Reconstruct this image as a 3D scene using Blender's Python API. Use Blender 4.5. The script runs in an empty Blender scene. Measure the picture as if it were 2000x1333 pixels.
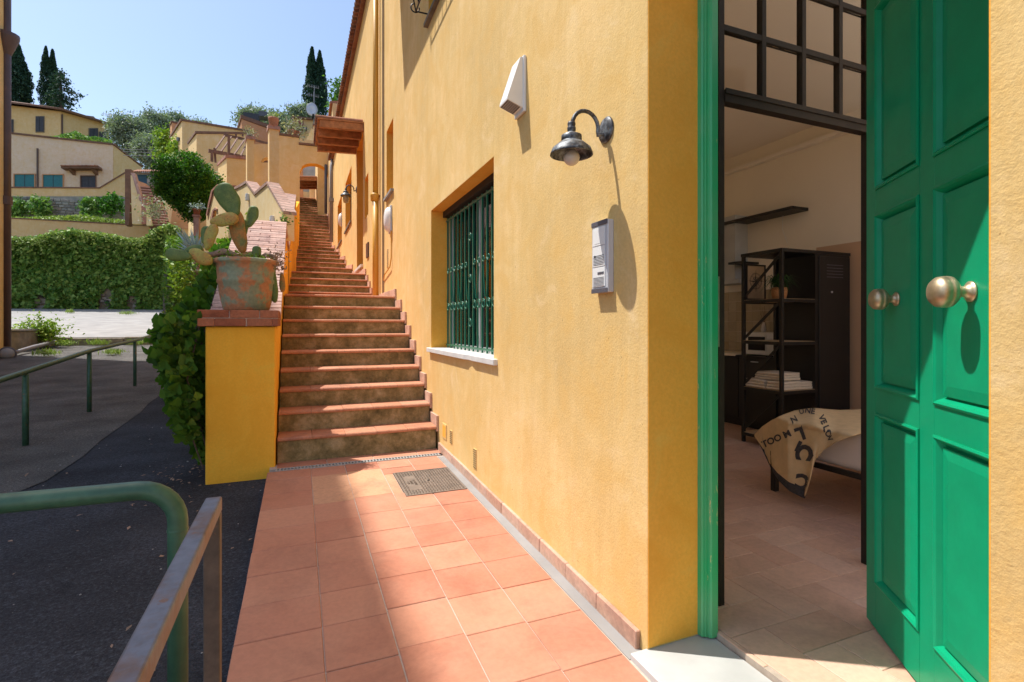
import bpy, bmesh, math, random
import numpy as np
from mathutils import Vector, Matrix, noise
from mathutils.bvhtree import BVHTree
random.seed(7); rng = np.random.default_rng(7)
SC = bpy.context.scene; COL = SC.collection
# ------------------------------------------------------------------ camera, sky, sun, exposure
YAW = math.radians(22.54); CH = 1.4
cam = bpy.data.cameras.new('camera'); camo = bpy.data.objects.new('camera', cam); COL.objects.link(camo)
camo.location = (0, 0, CH); camo.rotation_euler = (math.radians(90), 0, -YAW)
cam.lens = 18; cam.sensor_width = 36; cam.shift_y = -0.0158; cam.clip_start = .05; cam.clip_end = 3000
SC.camera = camo
SUNV = Vector((-1, .63, 2.5)).normalized()
world = bpy.data.worlds.new('World'); SC.world = world; world.use_nodes = True
wn = world.node_tree; wn.nodes.clear()
sky = wn.nodes.new('ShaderNodeTexSky'); sky.sky_type = 'NISHITA'; sky.sun_disc = False
sky.sun_elevation = math.asin(SUNV.z); sky.sun_rotation = math.atan2(SUNV.x, SUNV.y)
sky.air_density = 1.0; sky.dust_density = 1.4; sky.ozone_density = 1.1
wb = wn.nodes.new('ShaderNodeBackground'); wb.inputs[1].default_value = 0.096
wo = wn.nodes.new('ShaderNodeOutputWorld')
wn.links.new(sky.outputs[0], wb.inputs[0]); wn.links.new(wb.outputs[0], wo.inputs[0])
sun = bpy.data.lights.new('sun', 'SUN'); sun.energy = 2.6; sun.angle = math.radians(.53); sun.color = (1, .955, .88)
suno = bpy.data.objects.new('sun', sun); COL.objects.link(suno)
suno.rotation_euler = (-SUNV).to_track_quat('-Z', 'Y').to_euler(); suno.location = SUNV * 60
SC.view_settings.view_transform = 'Standard'; SC.view_settings.look = 'None'
SC.view_settings.exposure = 1.25; SC.view_settings.gamma = 1; SC.view_settings.use_curve_mapping = False
SC.render.engine = 'CYCLES'
SC.cycles.max_bounces = 10; SC.cycles.diffuse_bounces = 6; SC.cycles.transparent_max_bounces = 8

# ------------------------------------------------------------------ survey helpers (photo pixel -> point on a known plane)
CS, CC = math.sin(YAW), math.cos(YAW)
def D(px, py):
    r = (px - 1000) / 1000
    return Vector((CS + r * CC, CC - r * CS, (635 - py) / 1000))
def onX(px, py, X): d = D(px, py); return Vector((0, 0, CH)) + d * (X / d.x)
def onY(px, py, Y): d = D(px, py); return Vector((0, 0, CH)) + d * (Y / d.y)
def onZ(px, py, Z): d = D(px, py); return Vector((0, 0, CH)) + d * ((Z - CH) / d.z)
def onP(px, py, p, n):
    d = D(px, py); return Vector((0, 0, CH)) + d * ((p[0] * n[0] + p[1] * n[1]) / (d.x * n[0] + d.y * n[1]))
def ground(Y):
    for (a, za), (b, zb) in zip(GP[:-1], GP[1:]):
        if Y <= b: return za + (zb - za) * (max(Y, a) - a) / (b - a)
    return GP[-1][1]
GP = [(-60, -.12), (1, -.12), (5.4, -.05), (8, -.05), (10.3, 0), (13.4, .08), (20, .50), (23.7, .66), (24, .80), (44, 2.3), (52, 3.5), (60, 8), (120, 27), (200, 24), (600, 10)]
def walkz(Y): return -.101 + .026 * Y

# ------------------------------------------------------------------ materials
MATS = {}
def nodes(name):
    m = bpy.data.materials.new(name); m.use_nodes = True; nt = m.node_tree
    b = nt.nodes['Principled BSDF']; MATS[name] = m
    return m, nt, b
def N(nt, t, **k):
    n = nt.nodes.new(t)
    for a, v in k.items():
        if a in n.inputs.keys() if hasattr(n.inputs, 'keys') else False: n.inputs[a].default_value = v
        else: setattr(n, a, v)
    return n
def coords(nt, scale=(1, 1, 1), kind='Object'):
    t = nt.nodes.new('ShaderNodeTexCoord'); mp = nt.nodes.new('ShaderNodeMapping')
    mp.inputs['Scale'].default_value = scale; nt.links.new(t.outputs[kind], mp.inputs['Vector']); return mp.outputs[0]
def noise_tex(nt, vec, scale, detail=4, rough=.55, dist=0):
    n = nt.nodes.new('ShaderNodeTexNoise'); n.inputs['Scale'].default_value = scale; n.inputs['Detail'].default_value = detail
    n.inputs['Roughness'].default_value = rough; n.inputs['Distortion'].default_value = dist
    nt.links.new(vec, n.inputs['Vector']); return n.outputs[0]
def ramp(nt, fac, stops):
    r = nt.nodes.new('ShaderNodeValToRGB'); e = r.color_ramp.elements
    while len(e) < len(stops): e.new(.5)
    for i, (p, c) in enumerate(stops):
        e[i].position = p; e[i].color = (c[0], c[1], c[2], 1) if hasattr(c, '__len__') else (c, c, c, 1)
    nt.links.new(fac, r.inputs[0]); return r.outputs[0]
def mix(nt, fac, a, b, mode='MIX'):
    m = nt.nodes.new('ShaderNodeMix'); m.data_type = 'RGBA'; m.blend_type = mode
    for s, v in ((m.inputs[0], fac), (m.inputs[6], a), (m.inputs[7], b)):
        if isinstance(v, (int, float)): s.default_value = v
        elif isinstance(v, (tuple, list)): s.default_value = (v[0], v[1], v[2], 1)
        else: nt.links.new(v, s)
    return m.outputs[2]
def bump(nt, b, h, strength, dist, chain=None):
    n = nt.nodes.new('ShaderNodeBump'); n.inputs['Strength'].default_value = strength; n.inputs['Distance'].default_value = dist
    nt.links.new(h, n.inputs['Height'])
    if chain: nt.links.new(chain, n.inputs['Normal'])
    nt.links.new(n.outputs[0], b.inputs['Normal']); return n.outputs[0]
def scale_c(c, k): return tuple(min(1, v * k) for v in c)
def mat_plain(name, c, rough=.6, metal=0, var=.12, ns=6, bs=None, spec=.5, coat=0):
    if name in MATS: return MATS[name]
    m, nt, b = nodes(name); v = coords(nt)
    f = noise_tex(nt, v, ns, 5)
    nt.links.new(ramp(nt, f, [(.3, scale_c(c, 1 - var)), (.7, scale_c(c, 1 + var))]), b.inputs['Base Color'])
    b.inputs['Roughness'].default_value = rough; b.inputs['Metallic'].default_value = metal
    b.inputs['Specular IOR Level'].default_value = spec; b.inputs['Coat Weight'].default_value = coat
    if bs: bump(nt, b, noise_tex(nt, v, bs[0], 3), bs[1], bs[2])
    return m
def mat_stucco(name, c, mott=.14, streak=.10, grain=.5, warm=(1.0, .93, .8), chips=False):
    m, nt, b = nodes(name); v = coords(nt)
    big = noise_tex(nt, v, .9, 6, .6); streaks = noise_tex(nt, coords(nt, (3.2, 3.2, .42)), 1.5, 7, .68, 1.2)
    base = ramp(nt, big, [(.28, scale_c(c, 1 - mott)), (.5, c), (.75, tuple(min(1, c[i] * (1 + mott) * (1 if i < 2 else 1.15)) for i in range(3)))])
    st = ramp(nt, streaks, [(.3, scale_c(warm, 1 - streak)), (.65, (1, 1, 1))])
    col = mix(nt, 1.0, base, st, 'MULTIPLY')
    fine = noise_tex(nt, v, 60, 2)
    col = mix(nt, .35, col, ramp(nt, fine, [(.35, scale_c(c, .86)), (.65, scale_c(c, 1.08))]))
    mid = noise_tex(nt, v, 3.3, 8, .72, .6)
    col = mix(nt, ramp(nt, mid, [(.36, .75), (.52, 0)]), col, tuple(c[i] * (.93, .84, .66)[i] for i in range(3)))
    col = mix(nt, ramp(nt, mid, [(.56, 0), (.72, .6)]), col, tuple(min(.85, c[i] * (1.06, 1.14, 1.5)[i]) for i in range(3)))
    if chips:
        ch = noise_tex(nt, v, 19, 5, .6); col = mix(nt, ramp(nt, ch, [(.735, 0), (.75, .8)]), col, (.72, .66, .55))
        pit = noise_tex(nt, v, 34, 2, .5); col = mix(nt, ramp(nt, pit, [(.745, 0), (.76, .7)]), col, (.30, .18, .07))
    nt.links.new(col, b.inputs['Base Color'])
    b.inputs['Roughness'].default_value = .93; b.inputs['Specular IOR Level'].default_value = .2
    h = bump(nt, b, noise_tex(nt, v, 105, 3, .6), .55 * grain, .006)
    bump(nt, b, noise_tex(nt, v, 7, 4), .25, .01, h)
    return m
def mat_tile(name, cols, rough=.62, dirt=(.62, .47, .40), dirt_amt=.35, var=.10):
    m, nt, b = nodes(name); v = coords(nt, kind='Object')
    oi = nt.nodes.new('ShaderNodeObjectInfo'); n = len(cols)
    base = ramp(nt, oi.outputs['Random'], [((i + .5) / n, cols[i]) for i in range(n)])
    tc = nt.nodes.new('ShaderNodeNewGeometry')
    f = noise_tex(nt, tc.outputs['Position'], 3.2, 6, .65)
    g = noise_tex(nt, tc.outputs['Position'], 38, 4, .6)
    col = mix(nt, ramp(nt, f, [(.42, 0), (.75, dirt_amt)]), base, dirt)
    dd = noise_tex(nt, tc.outputs['Position'], 1.7, 7, .72, .8)
    col = mix(nt, 1, col, ramp(nt, dd, [(.34, (1 - 2.4 * var, 1 - 2.6 * var, 1 - 2.4 * var)), (.52, (1, 1, 1))]), 'MULTIPLY')
    col = mix(nt, 1, col, ramp(nt, g, [(.3, 1 - var * 1.6), (.62, 1.0)]), 'MULTIPLY')
    nt.links.new(col, b.inputs['Base Color'])
    nt.links.new(ramp(nt, f, [(.3, rough - .12), (.7, rough + .15)]), b.inputs['Roughness'])
    b.inputs['Specular IOR Level'].default_value = .35
    bump(nt, b, g, .25, .003)
    return m
def mat_foliage(name, dark, mid, light, rough=.55, trans=.25, spec=.3):
    m, nt, b = nodes(name)
    geo = nt.nodes.new('ShaderNodeNewGeometry')
    f = noise_tex(nt, geo.outputs['Position'], 1.1, 4)
    r = ramp(nt, geo.outputs['Random Per Island'], [(0, dark), (.5, mid), (1, light)])
    col = mix(nt, ramp(nt, f, [(.35, 0), (.68, .75)]), r, light)
    col = mix(nt, .45, r, col)
    nt.links.new(col, b.inputs['Base Color']); b.inputs['Roughness'].default_value = rough
    b.inputs['Specular IOR Level'].default_value = spec
    out = nt.nodes['Material Output']; tr = nt.nodes.new('ShaderNodeBsdfTranslucent'); ms = nt.nodes.new('ShaderNodeMixShader')
    nt.links.new(mix(nt, 1, col, (1.0, 1.25, .45), 'MULTIPLY'), tr.inputs[0])
    ms.inputs[0].default_value = trans
    nt.links.new(b.outputs[0], ms.inputs[1]); nt.links.new(tr.outputs[0], ms.inputs[2]); nt.links.new(ms.outputs[0], out.inputs[0])
    return m
def mat_glass(name, tint=(.9, .95, .95), rough=.02, ior=1.5):
    m, nt, b = nodes(name); out = nt.nodes['Material Output']
    g = nt.nodes.new('ShaderNodeBsdfGlossy'); g.inputs['Roughness'].default_value = rough
    t = nt.nodes.new('ShaderNodeBsdfTransparent'); t.inputs[0].default_value = (*tint, 1)
    f = nt.nodes.new('ShaderNodeFresnel'); f.inputs[0].default_value = ior
    ms = nt.nodes.new('ShaderNodeMixShader'); nt.links.new(f.outputs[0], ms.inputs[0])
    nt.links.new(t.outputs[0], ms.inputs[1]); nt.links.new(g.outputs[0], ms.inputs[2]); nt.links.new(ms.outputs[0], out.inputs[0])
    return m

OCHRE = (.77, .535, .225)
M_wall = mat_stucco('ochre_stucco', OCHRE, .20, .15, .6, chips=True)
M_wallfar = mat_stucco('ochre_stucco_far', (.74, .53, .27), .08, .08, .3)
M_reveal = mat_stucco('shade_ochre', (.92, .45, .07), .06, .03, .4)  # deep ochre puts the reveal's shade and warm bounce into the colour
M_pillar = mat_stucco('pillar_ochre', (.93, .49, .05), .07, .05, .2)
M_cream = mat_stucco('cream_stucco', (.78, .64, .38), .07, .07, .3)
M_pink = mat_stucco('pink_stucco', (.80, .60, .43), .05, .05, .3)
M_salmon = mat_stucco('salmon_stucco', (.62, .33, .18), .06, .05, .3)
M_terr = mat_tile('walkway_terracotta', [(.50, .205, .125), (.55, .25, .155), (.52, .225, .14), (.57, .265, .165), (.48, .19, .115)], .62, (.60, .36, .25), .28, .07)
M_terr_pale = mat_tile('pale_terracotta', [(.66, .36, .20), (.62, .33, .19)], .62, (.6, .36, .25), .3)
M_tread = mat_tile('stair_terracotta', [(.60, .27, .155), (.55, .23, .125), (.64, .31, .19)], .6, (.46, .26, .17), .5, .14)
M_brick = mat_tile('coping_brick', [(.40, .17, .115), (.46, .21, .15), (.36, .14, .09), (.50, .27, .20)], .85, (.55, .38, .32), .55, .16)
M_pinkbrick = mat_tile('pale_coping_brick', [(.56, .36, .30), (.50, .30, .25), (.60, .42, .36), (.47, .27, .21)], .85, (.62, .50, .45), .5, .16)
M_capbrick = mat_tile('cap_brick', [(.42, .12, .05), (.36, .10, .045), (.47, .16, .075)], .8, (.30, .14, .09), .5, .18)
M_rooftile = mat_tile('roof_tile', [(.42, .17, .09), (.36, .14, .08), (.48, .22, .13), (.30, .15, .10)], .85, (.35, .28, .22), .5, .2)
M_infloor = mat_tile('indoor_tile', [(.72, .46, .33), (.64, .39, .275), (.76, .52, .39), (.68, .42, .30)], .42, (.48, .36, .28), .3, .08)
M_splash = mat_tile('beige_wall_tile', [(.46, .36, .22), (.52, .42, .27), (.42, .33, .20)], .35, (.5, .4, .3), .3, .06)
M_skirt = mat_tile('pale_skirting', [(.60, .36, .25), (.64, .41, .30), (.56, .32, .22)], .7, (.70, .55, .45), .5, .12)
M_grout = mat_plain('grout', (.52, .41, .33), .95, ns=30)
M_ingrout = mat_plain('indoor_grout', (.42, .34, .27), .9, ns=30)
def mat_riser():
    m, nt, b = nodes('mossy_riser'); v = coords(nt)
    f = noise_tex(nt, v, 4.5, 7, .7); g = noise_tex(nt, v, 22, 5, .7)
    c = ramp(nt, f, [(.32, (.07, .06, .02)), (.5, (.28, .21, .085)), (.66, (.58, .44, .25))])
    c = mix(nt, .45, c, ramp(nt, g, [(.3, (.04, .04, .014)), (.6, (.28, .21, .10)), (.8, (.48, .38, .25))]))
    nt.links.new(c, b.inputs['Base Color']); b.inputs['Roughness'].default_value = .95; bump(nt, b, g, .5, .01); return m
M_riser = mat_riser()
def mat_asphalt(name, c, speck):
    m, nt, b = nodes(name); v = coords(nt)
    f = noise_tex(nt, v, 140, 3, .7); g = noise_tex(nt, v, 1.3, 5); vo = nt.nodes.new('ShaderNodeTexVoronoi')
    vo.inputs['Scale'].default_value = 16; nt.links.new(v, vo.inputs['Vector'])
    f2 = noise_tex(nt, v, 48, 4, .75)
    col = mix(nt, .5, ramp(nt, f, [(.32, scale_c(c, .3)), (.55, c), (.72, scale_c(c, 2.6))]), ramp(nt, f2, [(.38, scale_c(c, .25)), (.55, c), (.68, scale_c(c, 2.6))]))
    col = mix(nt, 1, col, ramp(nt, g, [(.3, .62), (.7, 1.3)]), 'MULTIPLY')
    col = mix(nt, ramp(nt, vo.outputs['Distance'], [(.03, speck), (.06, 0)]), col, (.42, .40, .36))
    nt.links.new(col, b.inputs['Base Color']); b.inputs['Roughness'].default_value = .95; b.inputs['Specular IOR Level'].default_value = .25
    bump(nt, b, f2, .9, .010); return m
M_asph = mat_asphalt('asphalt_new', (.045, .049, .060), .5)
M_asph_old = mat_asphalt('asphalt_old', (.125, .118, .110), .35)
M_conc = mat_plain('concrete', (.29, .28, .27), .9, var=.2, ns=1.5, bs=(30, .3, .01))
M_concd = mat_plain('old_concrete', (.22, .19, .15), .95, var=.35, ns=4, bs=(20, .6, .02))
M_stone = mat_plain('grey_stone', (.45, .45, .43), .6, var=.18, ns=2.5, bs=(60, .15, .003))
M_marble = mat_plain('white_marble', (.66, .65, .62), .5, var=.1, ns=5)
M_earth = mat_plain('earth', (.14, .15, .07), .95, var=.3, ns=.3)
def mat_peel(name, c1, c2, scale=8, thr=(.5, .58), rough=.5, rust=None, metal=0):
    m, nt, b = nodes(name); v = coords(nt)
    f = noise_tex(nt, v, scale, 6, .65); g = noise_tex(nt, v, scale * 5, 4)
    col = mix(nt, ramp(nt, f, [(thr[0], 0), (thr[1], 1)]), c1, c2)
    col = mix(nt, 1, col, ramp(nt, g, [(.3, .78), (.7, 1.08)]), 'MULTIPLY')
    if rust: col = mix(nt, ramp(nt, noise_tex(nt, v, scale * 1.7, 5, .7), [(.62, 0), (.68, .9)]), col, rust)
    nt.links.new(col, b.inputs['Base Color']); b.inputs['Roughness'].default_value = rough; b.inputs['Metallic'].default_value = metal
    bump(nt, b, f, .3, .004); return m
M_rail = mat_peel('green_rail_paint', (.045, .115, .065), (.065, .15, .085), 5, (.4, .6), .38, (.20, .085, .03))
M_rpost = mat_peel('brown_rusty_post', (.14, .10, .075), (.09, .065, .05), 7, (.4, .6), .6, (.22, .10, .05))
M_steel = mat_peel('rusty_steel', (.17, .18, .22), (.17, .11, .09), 9, (.45, .62), .45, (.22, .10, .045), .25)
M_pot = mat_peel('weathered_pot', (.50, .22, .10), (.28, .30, .185), 6, (.46, .53), .85, (.33, .28, .17))
M_lampm = mat_peel('lamp_metal', (.055, .055, .06), (.24, .26, .28), 22, (.45, .62), .5, (.2, .14, .09), .5)
M_green = mat_plain('green_door_paint', (.004, .315, .15), .34, var=.07, ns=9, spec=.2, bs=(45, .12, .002))
def mat_frame():
    m, nt, b = nodes('worn_green_frame'); v = coords(nt, (1, 1, .25))
    f = noise_tex(nt, v, 22, 6, .7)
    col = mix(nt, ramp(nt, f, [(.63, 0), (.67, 1)]), (.02, .42, .15), (.62, .55, .22))
    col = mix(nt, ramp(nt, noise_tex(nt, coords(nt), 3, 5), [(.35, 0), (.75, .55)]), col, (.20, .42, .22))
    nt.links.new(col, b.inputs['Base Color']); b.inputs['Roughness'].default_value = .4; bump(nt, b, f, .3, .003); return m
M_frame = mat_frame()
M_brass = mat_plain('aged_brass', (.56, .46, .31), .42, .8, var=.2, ns=30)
M_black = mat_plain('black_metal', (.012, .011, .010), .45, var=.1)
M_blackp = mat_plain('black_panel', (.014, .012, .011), .5, var=.1)
M_iron = mat_plain('brown_iron', (.032, .024, .018), .6, var=.15, ns=20, spec=.2)
M_iband = mat_plain('brown_pipe', (.10, .055, .04), .5, var=.15, ns=4)
M_ypipe = mat_plain('ochre_pipe', (.62, .33, .045), .45, var=.06, ns=2)
M_gpipe = mat_plain('grey_pipe', (.22, .21, .22), .5, var=.1)
M_cable = mat_plain('brown_cable', (.30, .22, .14), .7)
M_white = mat_plain('white_plastic', (.78, .77, .74), .4, var=.03)
M_silver = mat_plain('silver_panel', (.62, .63, .66), .38, .25, var=.05)
M_dgrey = mat_plain('dark_grey_plastic', (.10, .095, .11), .45)
M_bulb = mat_plain('frosted_bulb', (.58, .50, .42), .3, var=.02)
M_manh = mat_plain('cast_iron_cover', (.20, .155, .12), .75, var=.2, ns=12)
M_grate = mat_plain('galvanised_grate', (.45, .45, .43), .5, .35, var=.12, ns=20)
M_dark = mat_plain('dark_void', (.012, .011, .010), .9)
M_wood = mat_plain('canopy_timber', (.40, .17, .07), .75, var=.3, ns=9)
M_shelfw = mat_plain('shelf_wood', (.52, .36, .20), .55, var=.12, ns=6)
M_inwall = mat_plain('cream_plaster', (.87, .77, .61), .9, var=.03, ns=1, bs=(40, .08, .002))
M_inbrown = mat_plain('tan_plaster', (.62, .41, .26), .9, var=.04, ns=1)
M_ceil = mat_plain('ceiling_plaster', (.87, .78, .66), .9, var=.03, ns=1)
M_sheet = mat_plain('white_sheet', (.78, .70, .64), .9, var=.03, ns=4)
M_towel = mat_plain('towel', (.76, .66, .53), .95, var=.06, ns=30, bs=(120, .4, .004))
M_blank = mat_plain('fleece', (.74, .55, .31), .97, var=.08, ns=14, bs=(160, .6, .004))
M_blankd = mat_plain('fleece_border', (.07, .065, .07), .97, var=.3, ns=60)
M_basket = mat_plain('basket', (.40, .19, .075), .8, var=.25, ns=60)
M_glass = mat_glass('window_glass', (.82, .86, .86)); M_tglass = mat_glass('transom_glass', (.93, .92, .90), .02, 1.12); M_teal = mat_plain('teal_shutter', (.015, .16, .17), .4, var=.1)
M_shut = mat_plain('dark_shutter', (.045, .045, .055), .6, var=.2); M_frost = mat_plain('lamp_glass', (.50, .40, .20), .25)
M_copd = mat_plain('brown_coping', (.19, .10, .065), .85, var=.25, ns=3)
M_trunk = mat_plain('bark', (.10, .075, .055), .95, var=.3, ns=10)
M_carw = mat_plain('white_car_paint', (.78, .79, .80), .25, var=.01, coat=.6)
M_ruststone = mat_plain('rubble_mortar', (.30, .28, .25), .95, var=.2, ns=3)
M_rubble = mat_tile('rubble_stone', [(.34, .32, .29), (.42, .39, .34), (.28, .25, .22), (.38, .30, .24)], .95, (.3, .28, .25), .4, .2)
M_bgreen = mat_plain('grille_green', (.01, .14, .08), .3, var=.05, coat=.2)
M_curt = mat_plain('net_curtain', (.55, .57, .56), .9, var=.08, ns=8)
F_ivy = mat_foliage('ivy_leaf', (.04, .12, .022), (.095, .23, .035), (.26, .38, .09))
F_vine = mat_foliage('grapevine_leaf', (.022, .07, .018), (.06, .16, .025), (.17, .30, .04), .4, .3)
F_bush = mat_foliage('clipped_tree_leaf', (.014, .06, .01), (.045, .16, .016), (.12, .29, .03))
F_olive = mat_foliage('olive_leaf', (.10, .14, .10), (.20, .25, .19), (.36, .41, .32))
F_cyp = mat_foliage('cypress_leaf', (.012, .04, .025), (.028, .075, .042), (.05, .11, .06), .7, .1)
F_lime = mat_foliage('lime_shrub_leaf', (.10, .20, .02), (.20, .33, .04), (.36, .46, .07))
F_weed = mat_foliage('weed_leaf', (.12, .20, .03), (.22, .32, .06), (.36, .42, .14))
F_agave = mat_foliage('blue_agave_leaf', (.20, .28, .28), (.32, .42, .42), (.45, .54, .52), .6, .1)
F_indoor = mat_foliage('indoor_plant_leaf', (.015, .05, .015), (.03, .09, .02), (.07, .14, .03))
F_flower = mat_foliage('flowering_leaf', (.10, .12, .05), (.22, .24, .13), (.55, .50, .45))
def spiny(m):
    nt = m.node_tree; b = nt.nodes['Principled BSDF']; vo = nt.nodes.new('ShaderNodeTexVoronoi'); vo.inputs['Scale'].default_value = 34; nt.links.new(coords(nt), vo.inputs['Vector'])
    src = b.inputs['Base Color'].links[0].from_socket; nt.links.new(mix(nt, ramp(nt, vo.outputs['Distance'], [(.10, .85), (.17, 0)]), src, (.07, .05, .02)), b.inputs['Base Color']); return m
M_cact = mat_peel('cactus_green', (.10, .16, .03), (.17, .22, .045), 14, (.4, .65), .55)
M_cacty = mat_peel('cactus_ochre', (.42, .36, .07), (.50, .25, .05), 11, (.42, .6), .6)
M_cactw = mat_peel('cactus_woody', (.46, .20, .05), (.22, .21, .06), 12, (.45, .6), .75)
spiny(M_cact); spiny(M_cacty)
M_dry = mat_plain('dry_stem', (.30, .20, .14), .95, var=.3, ns=30)

def mat_brickpat(name):
    m, nt, b = nodes(name); br = nt.nodes.new('ShaderNodeTexBrick'); g = nt.nodes.new('ShaderNodeNewGeometry'); sp = nt.nodes.new('ShaderNodeSeparateXYZ'); cm = nt.nodes.new('ShaderNodeCombineXYZ')
    nt.links.new(g.outputs['Position'], sp.inputs[0]); nt.links.new(sp.outputs[1], cm.inputs[0]); nt.links.new(sp.outputs[2], cm.inputs[1])
    br.inputs['Scale'].default_value = 1; br.inputs['Brick Width'].default_value = .11; br.inputs['Row Height'].default_value = .06; br.inputs['Mortar Size'].default_value = .006
    br.inputs['Color1'].default_value = (.42, .25, .20, 1); br.inputs['Color2'].default_value = (.58, .40, .34, 1); br.inputs['Mortar'].default_value = (.26, .19, .16, 1); nt.links.new(cm.outputs[0], br.inputs['Vector'])
    col = mix(nt, 1, br.outputs['Color'], ramp(nt, noise_tex(nt, g.outputs['Position'], 9, 6, .7), [(.3, .7), (.7, 1.1)]), 'MULTIPLY'); nt.links.new(col, b.inputs['Base Color']); b.inputs['Roughness'].default_value = .9; return m
M_zcop = mat_brickpat('zigzag_brick')
# ------------------------------------------------------------------ objects
def tag(o, label=None, cat=None, group=None, kind=None):
    if label: o['label'] = label
    if cat: o['category'] = cat
    if group: o['group'] = group
    if kind: o['kind'] = kind
    return o
def empty(name, loc, label=None, cat=None, group=None):
    o = bpy.data.objects.new(name, None); COL.objects.link(o); o.location = loc; o.empty_display_size = .1
    return tag(o, label, cat, group)
def link(name, me, mat=None, parent=None, smooth=False):
    o = bpy.data.objects.new(name, me); COL.objects.link(o)
    if mat and not me.materials: me.materials.append(mat)
    if parent:
        o.parent = parent; o.matrix_parent_inverse = world_of(parent).inverted()
    if smooth:
        me.polygons.foreach_set('use_smooth', [True] * len(me.polygons))
    return o
def world_of(o):
    m = Matrix.LocRotScale(o.location, o.rotation_euler, o.scale)
    return (world_of(o.parent) @ o.matrix_parent_inverse @ m) if o.parent else m
class MB:
    def __init__(s): s.v = []; s.f = []
    def add(s, vs, fs):
        b = len(s.v); s.v += [tuple(v) for v in vs]; s.f += [tuple(i + b for i in f) for f in fs]; return s
    def box(s, x0, x1, y0, y1, z0, z1):
        return s.add([(x0, y0, z0), (x1, y0, z0), (x1, y1, z0), (x0, y1, z0), (x0, y0, z1), (x1, y0, z1), (x1, y1, z1), (x0, y1, z1)],
                     [(0, 3, 2, 1), (4, 5, 6, 7), (0, 1, 5, 4), (1, 2, 6, 5), (2, 3, 7, 6), (3, 0, 4, 7)])
    def obox(s, c, ax, ay, az):      # centre and three half-axis vectors
        c, ax, ay, az = map(Vector, (c, ax, ay, az))
        vs = [c + i * ax + j * ay + k * az for k in (-1, 1) for (i, j) in ((-1, -1), (1, -1), (1, 1), (-1, 1))]
        return s.add(vs, [(0, 3, 2, 1), (4, 5, 6, 7), (0, 1, 5, 4), (1, 2, 6, 5), (2, 3, 7, 6), (3, 0, 4, 7)])
    def bar(s, a, b, w, h=None, up=(0, 0, 1)):
        a, b = Vector(a), Vector(b); d = (b - a); u = Vector(up)
        if abs(d.normalized().dot(u)) > .98: u = Vector((0, 1, 0))
        sx = d.cross(u).normalized(); sz = sx.cross(d).normalized()
        return s.obox((a + b) / 2, sx * w / 2, d / 2, sz * (h or w) / 2)
    def prism(s, pts, vec):
        n = len(pts); vec = Vector(vec); P = [Vector(p) for p in pts]; Q = [p + vec for p in P]
        return s.add(P + Q, [tuple(range(n)), tuple(range(2 * n - 1, n - 1, -1))] + [(i, i + n, (i + 1) % n + n, (i + 1) % n) for i in range(n)])
    def block(s, xy, z0, tops):
        n = len(xy); z0s = z0 if hasattr(z0, '__len__') else [z0] * n
        return s.add([(x, y, z) for (x, y), z in zip(xy, z0s)] + [(x, y, t) for (x, y), t in zip(xy, tops)],
                     [tuple(range(n)), tuple(range(2 * n - 1, n - 1, -1))] + [(i, i + n, (i + 1) % n + n, (i + 1) % n) for i in range(n)])
    def tube(s, path, r, n=10, cap=True):
        path = [Vector(p) for p in path]; R = r if hasattr(r, '__len__') else [r] * len(path); b = len(s.v)
        prev = None
        for i, p in enumerate(path):
            d = (path[min(i + 1, len(path) - 1)] - path[max(i - 1, 0)]).normalized()
            if prev is None:
                u = d.cross(Vector((0, 0, 1))); u = u.normalized() if u.length > .05 else d.cross(Vector((1, 0, 0))).normalized()
            else: u = (prev - d * prev.dot(d)).normalized()
            prev = u; w = d.cross(u)
            for k in range(n):
                a = 2 * math.pi * k / n; s.v.append(tuple(p + (u * math.cos(a) + w * math.sin(a)) * R[i]))
        for i in range(len(path) - 1):
            for k in range(n):
                s.f.append((b + i * n + k, b + i * n + (k + 1) % n, b + (i + 1) * n + (k + 1) % n, b + (i + 1) * n + k))
        if cap:
            s.f.append(tuple(b + k for k in range(n))[::-1]); s.f.append(tuple(b + (len(path) - 1) * n + k for k in range(n)))
        return s
    def lathe(s, prof, c, axis=(0, 0, 1), n=24):
        c = Vector(c); q = Vector((0, 0, 1)).rotation_difference(Vector(axis).normalized()); b = len(s.v)
        for r, h in prof:
            for k in range(n):
                a = 2 * math.pi * k / n; s.v.append(tuple(c + q @ Vector((r * math.cos(a), r * math.sin(a), h))))
        for i in range(len(prof) - 1):
            for k in range(n):
                s.f.append((b + i * n + k, b + i * n + (k + 1) % n, b + (i + 1) * n + (k + 1) % n, b + (i + 1) * n + k))
        return s
    def mesh(s, name):
        me = bpy.data.meshes.new(name); me.from_pydata(s.v, [], s.f); me.update()
        bm = bmesh.new(); bm.from_mesh(me); bmesh.ops.recalc_face_normals(bm, faces=bm.faces); bm.to_mesh(me); bm.free(); return me
    def build(s, name, mat, parent=None, smooth=False, bevel=0, seg=2, auto=None):
        me = s.mesh(name)
        if bevel:
            bm = bmesh.new(); bm.from_mesh(me)
            bmesh.ops.bevel(bm, geom=list(bm.edges), offset=bevel, segments=seg, affect='EDGES', clamp_overlap=True, profile=.5)
            bm.to_mesh(me); bm.free()
        o = link(name, me, mat, parent, smooth)
        if auto:
            me.polygons.foreach_set('use_smooth', [True] * len(me.polygons))
            me.set_sharp_from_angle(angle=math.radians(auto))
        return o
def inst(name, me, loc, parent, rot=(0, 0, 0), scale=(1, 1, 1), mat=None):
    o = bpy.data.objects.new(name, me); COL.objects.link(o)
    o.location = loc; o.rotation_euler = rot; o.scale = scale
    if parent: o.parent = parent; o.matrix_parent_inverse = world_of(parent).inverted()
    return o
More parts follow.
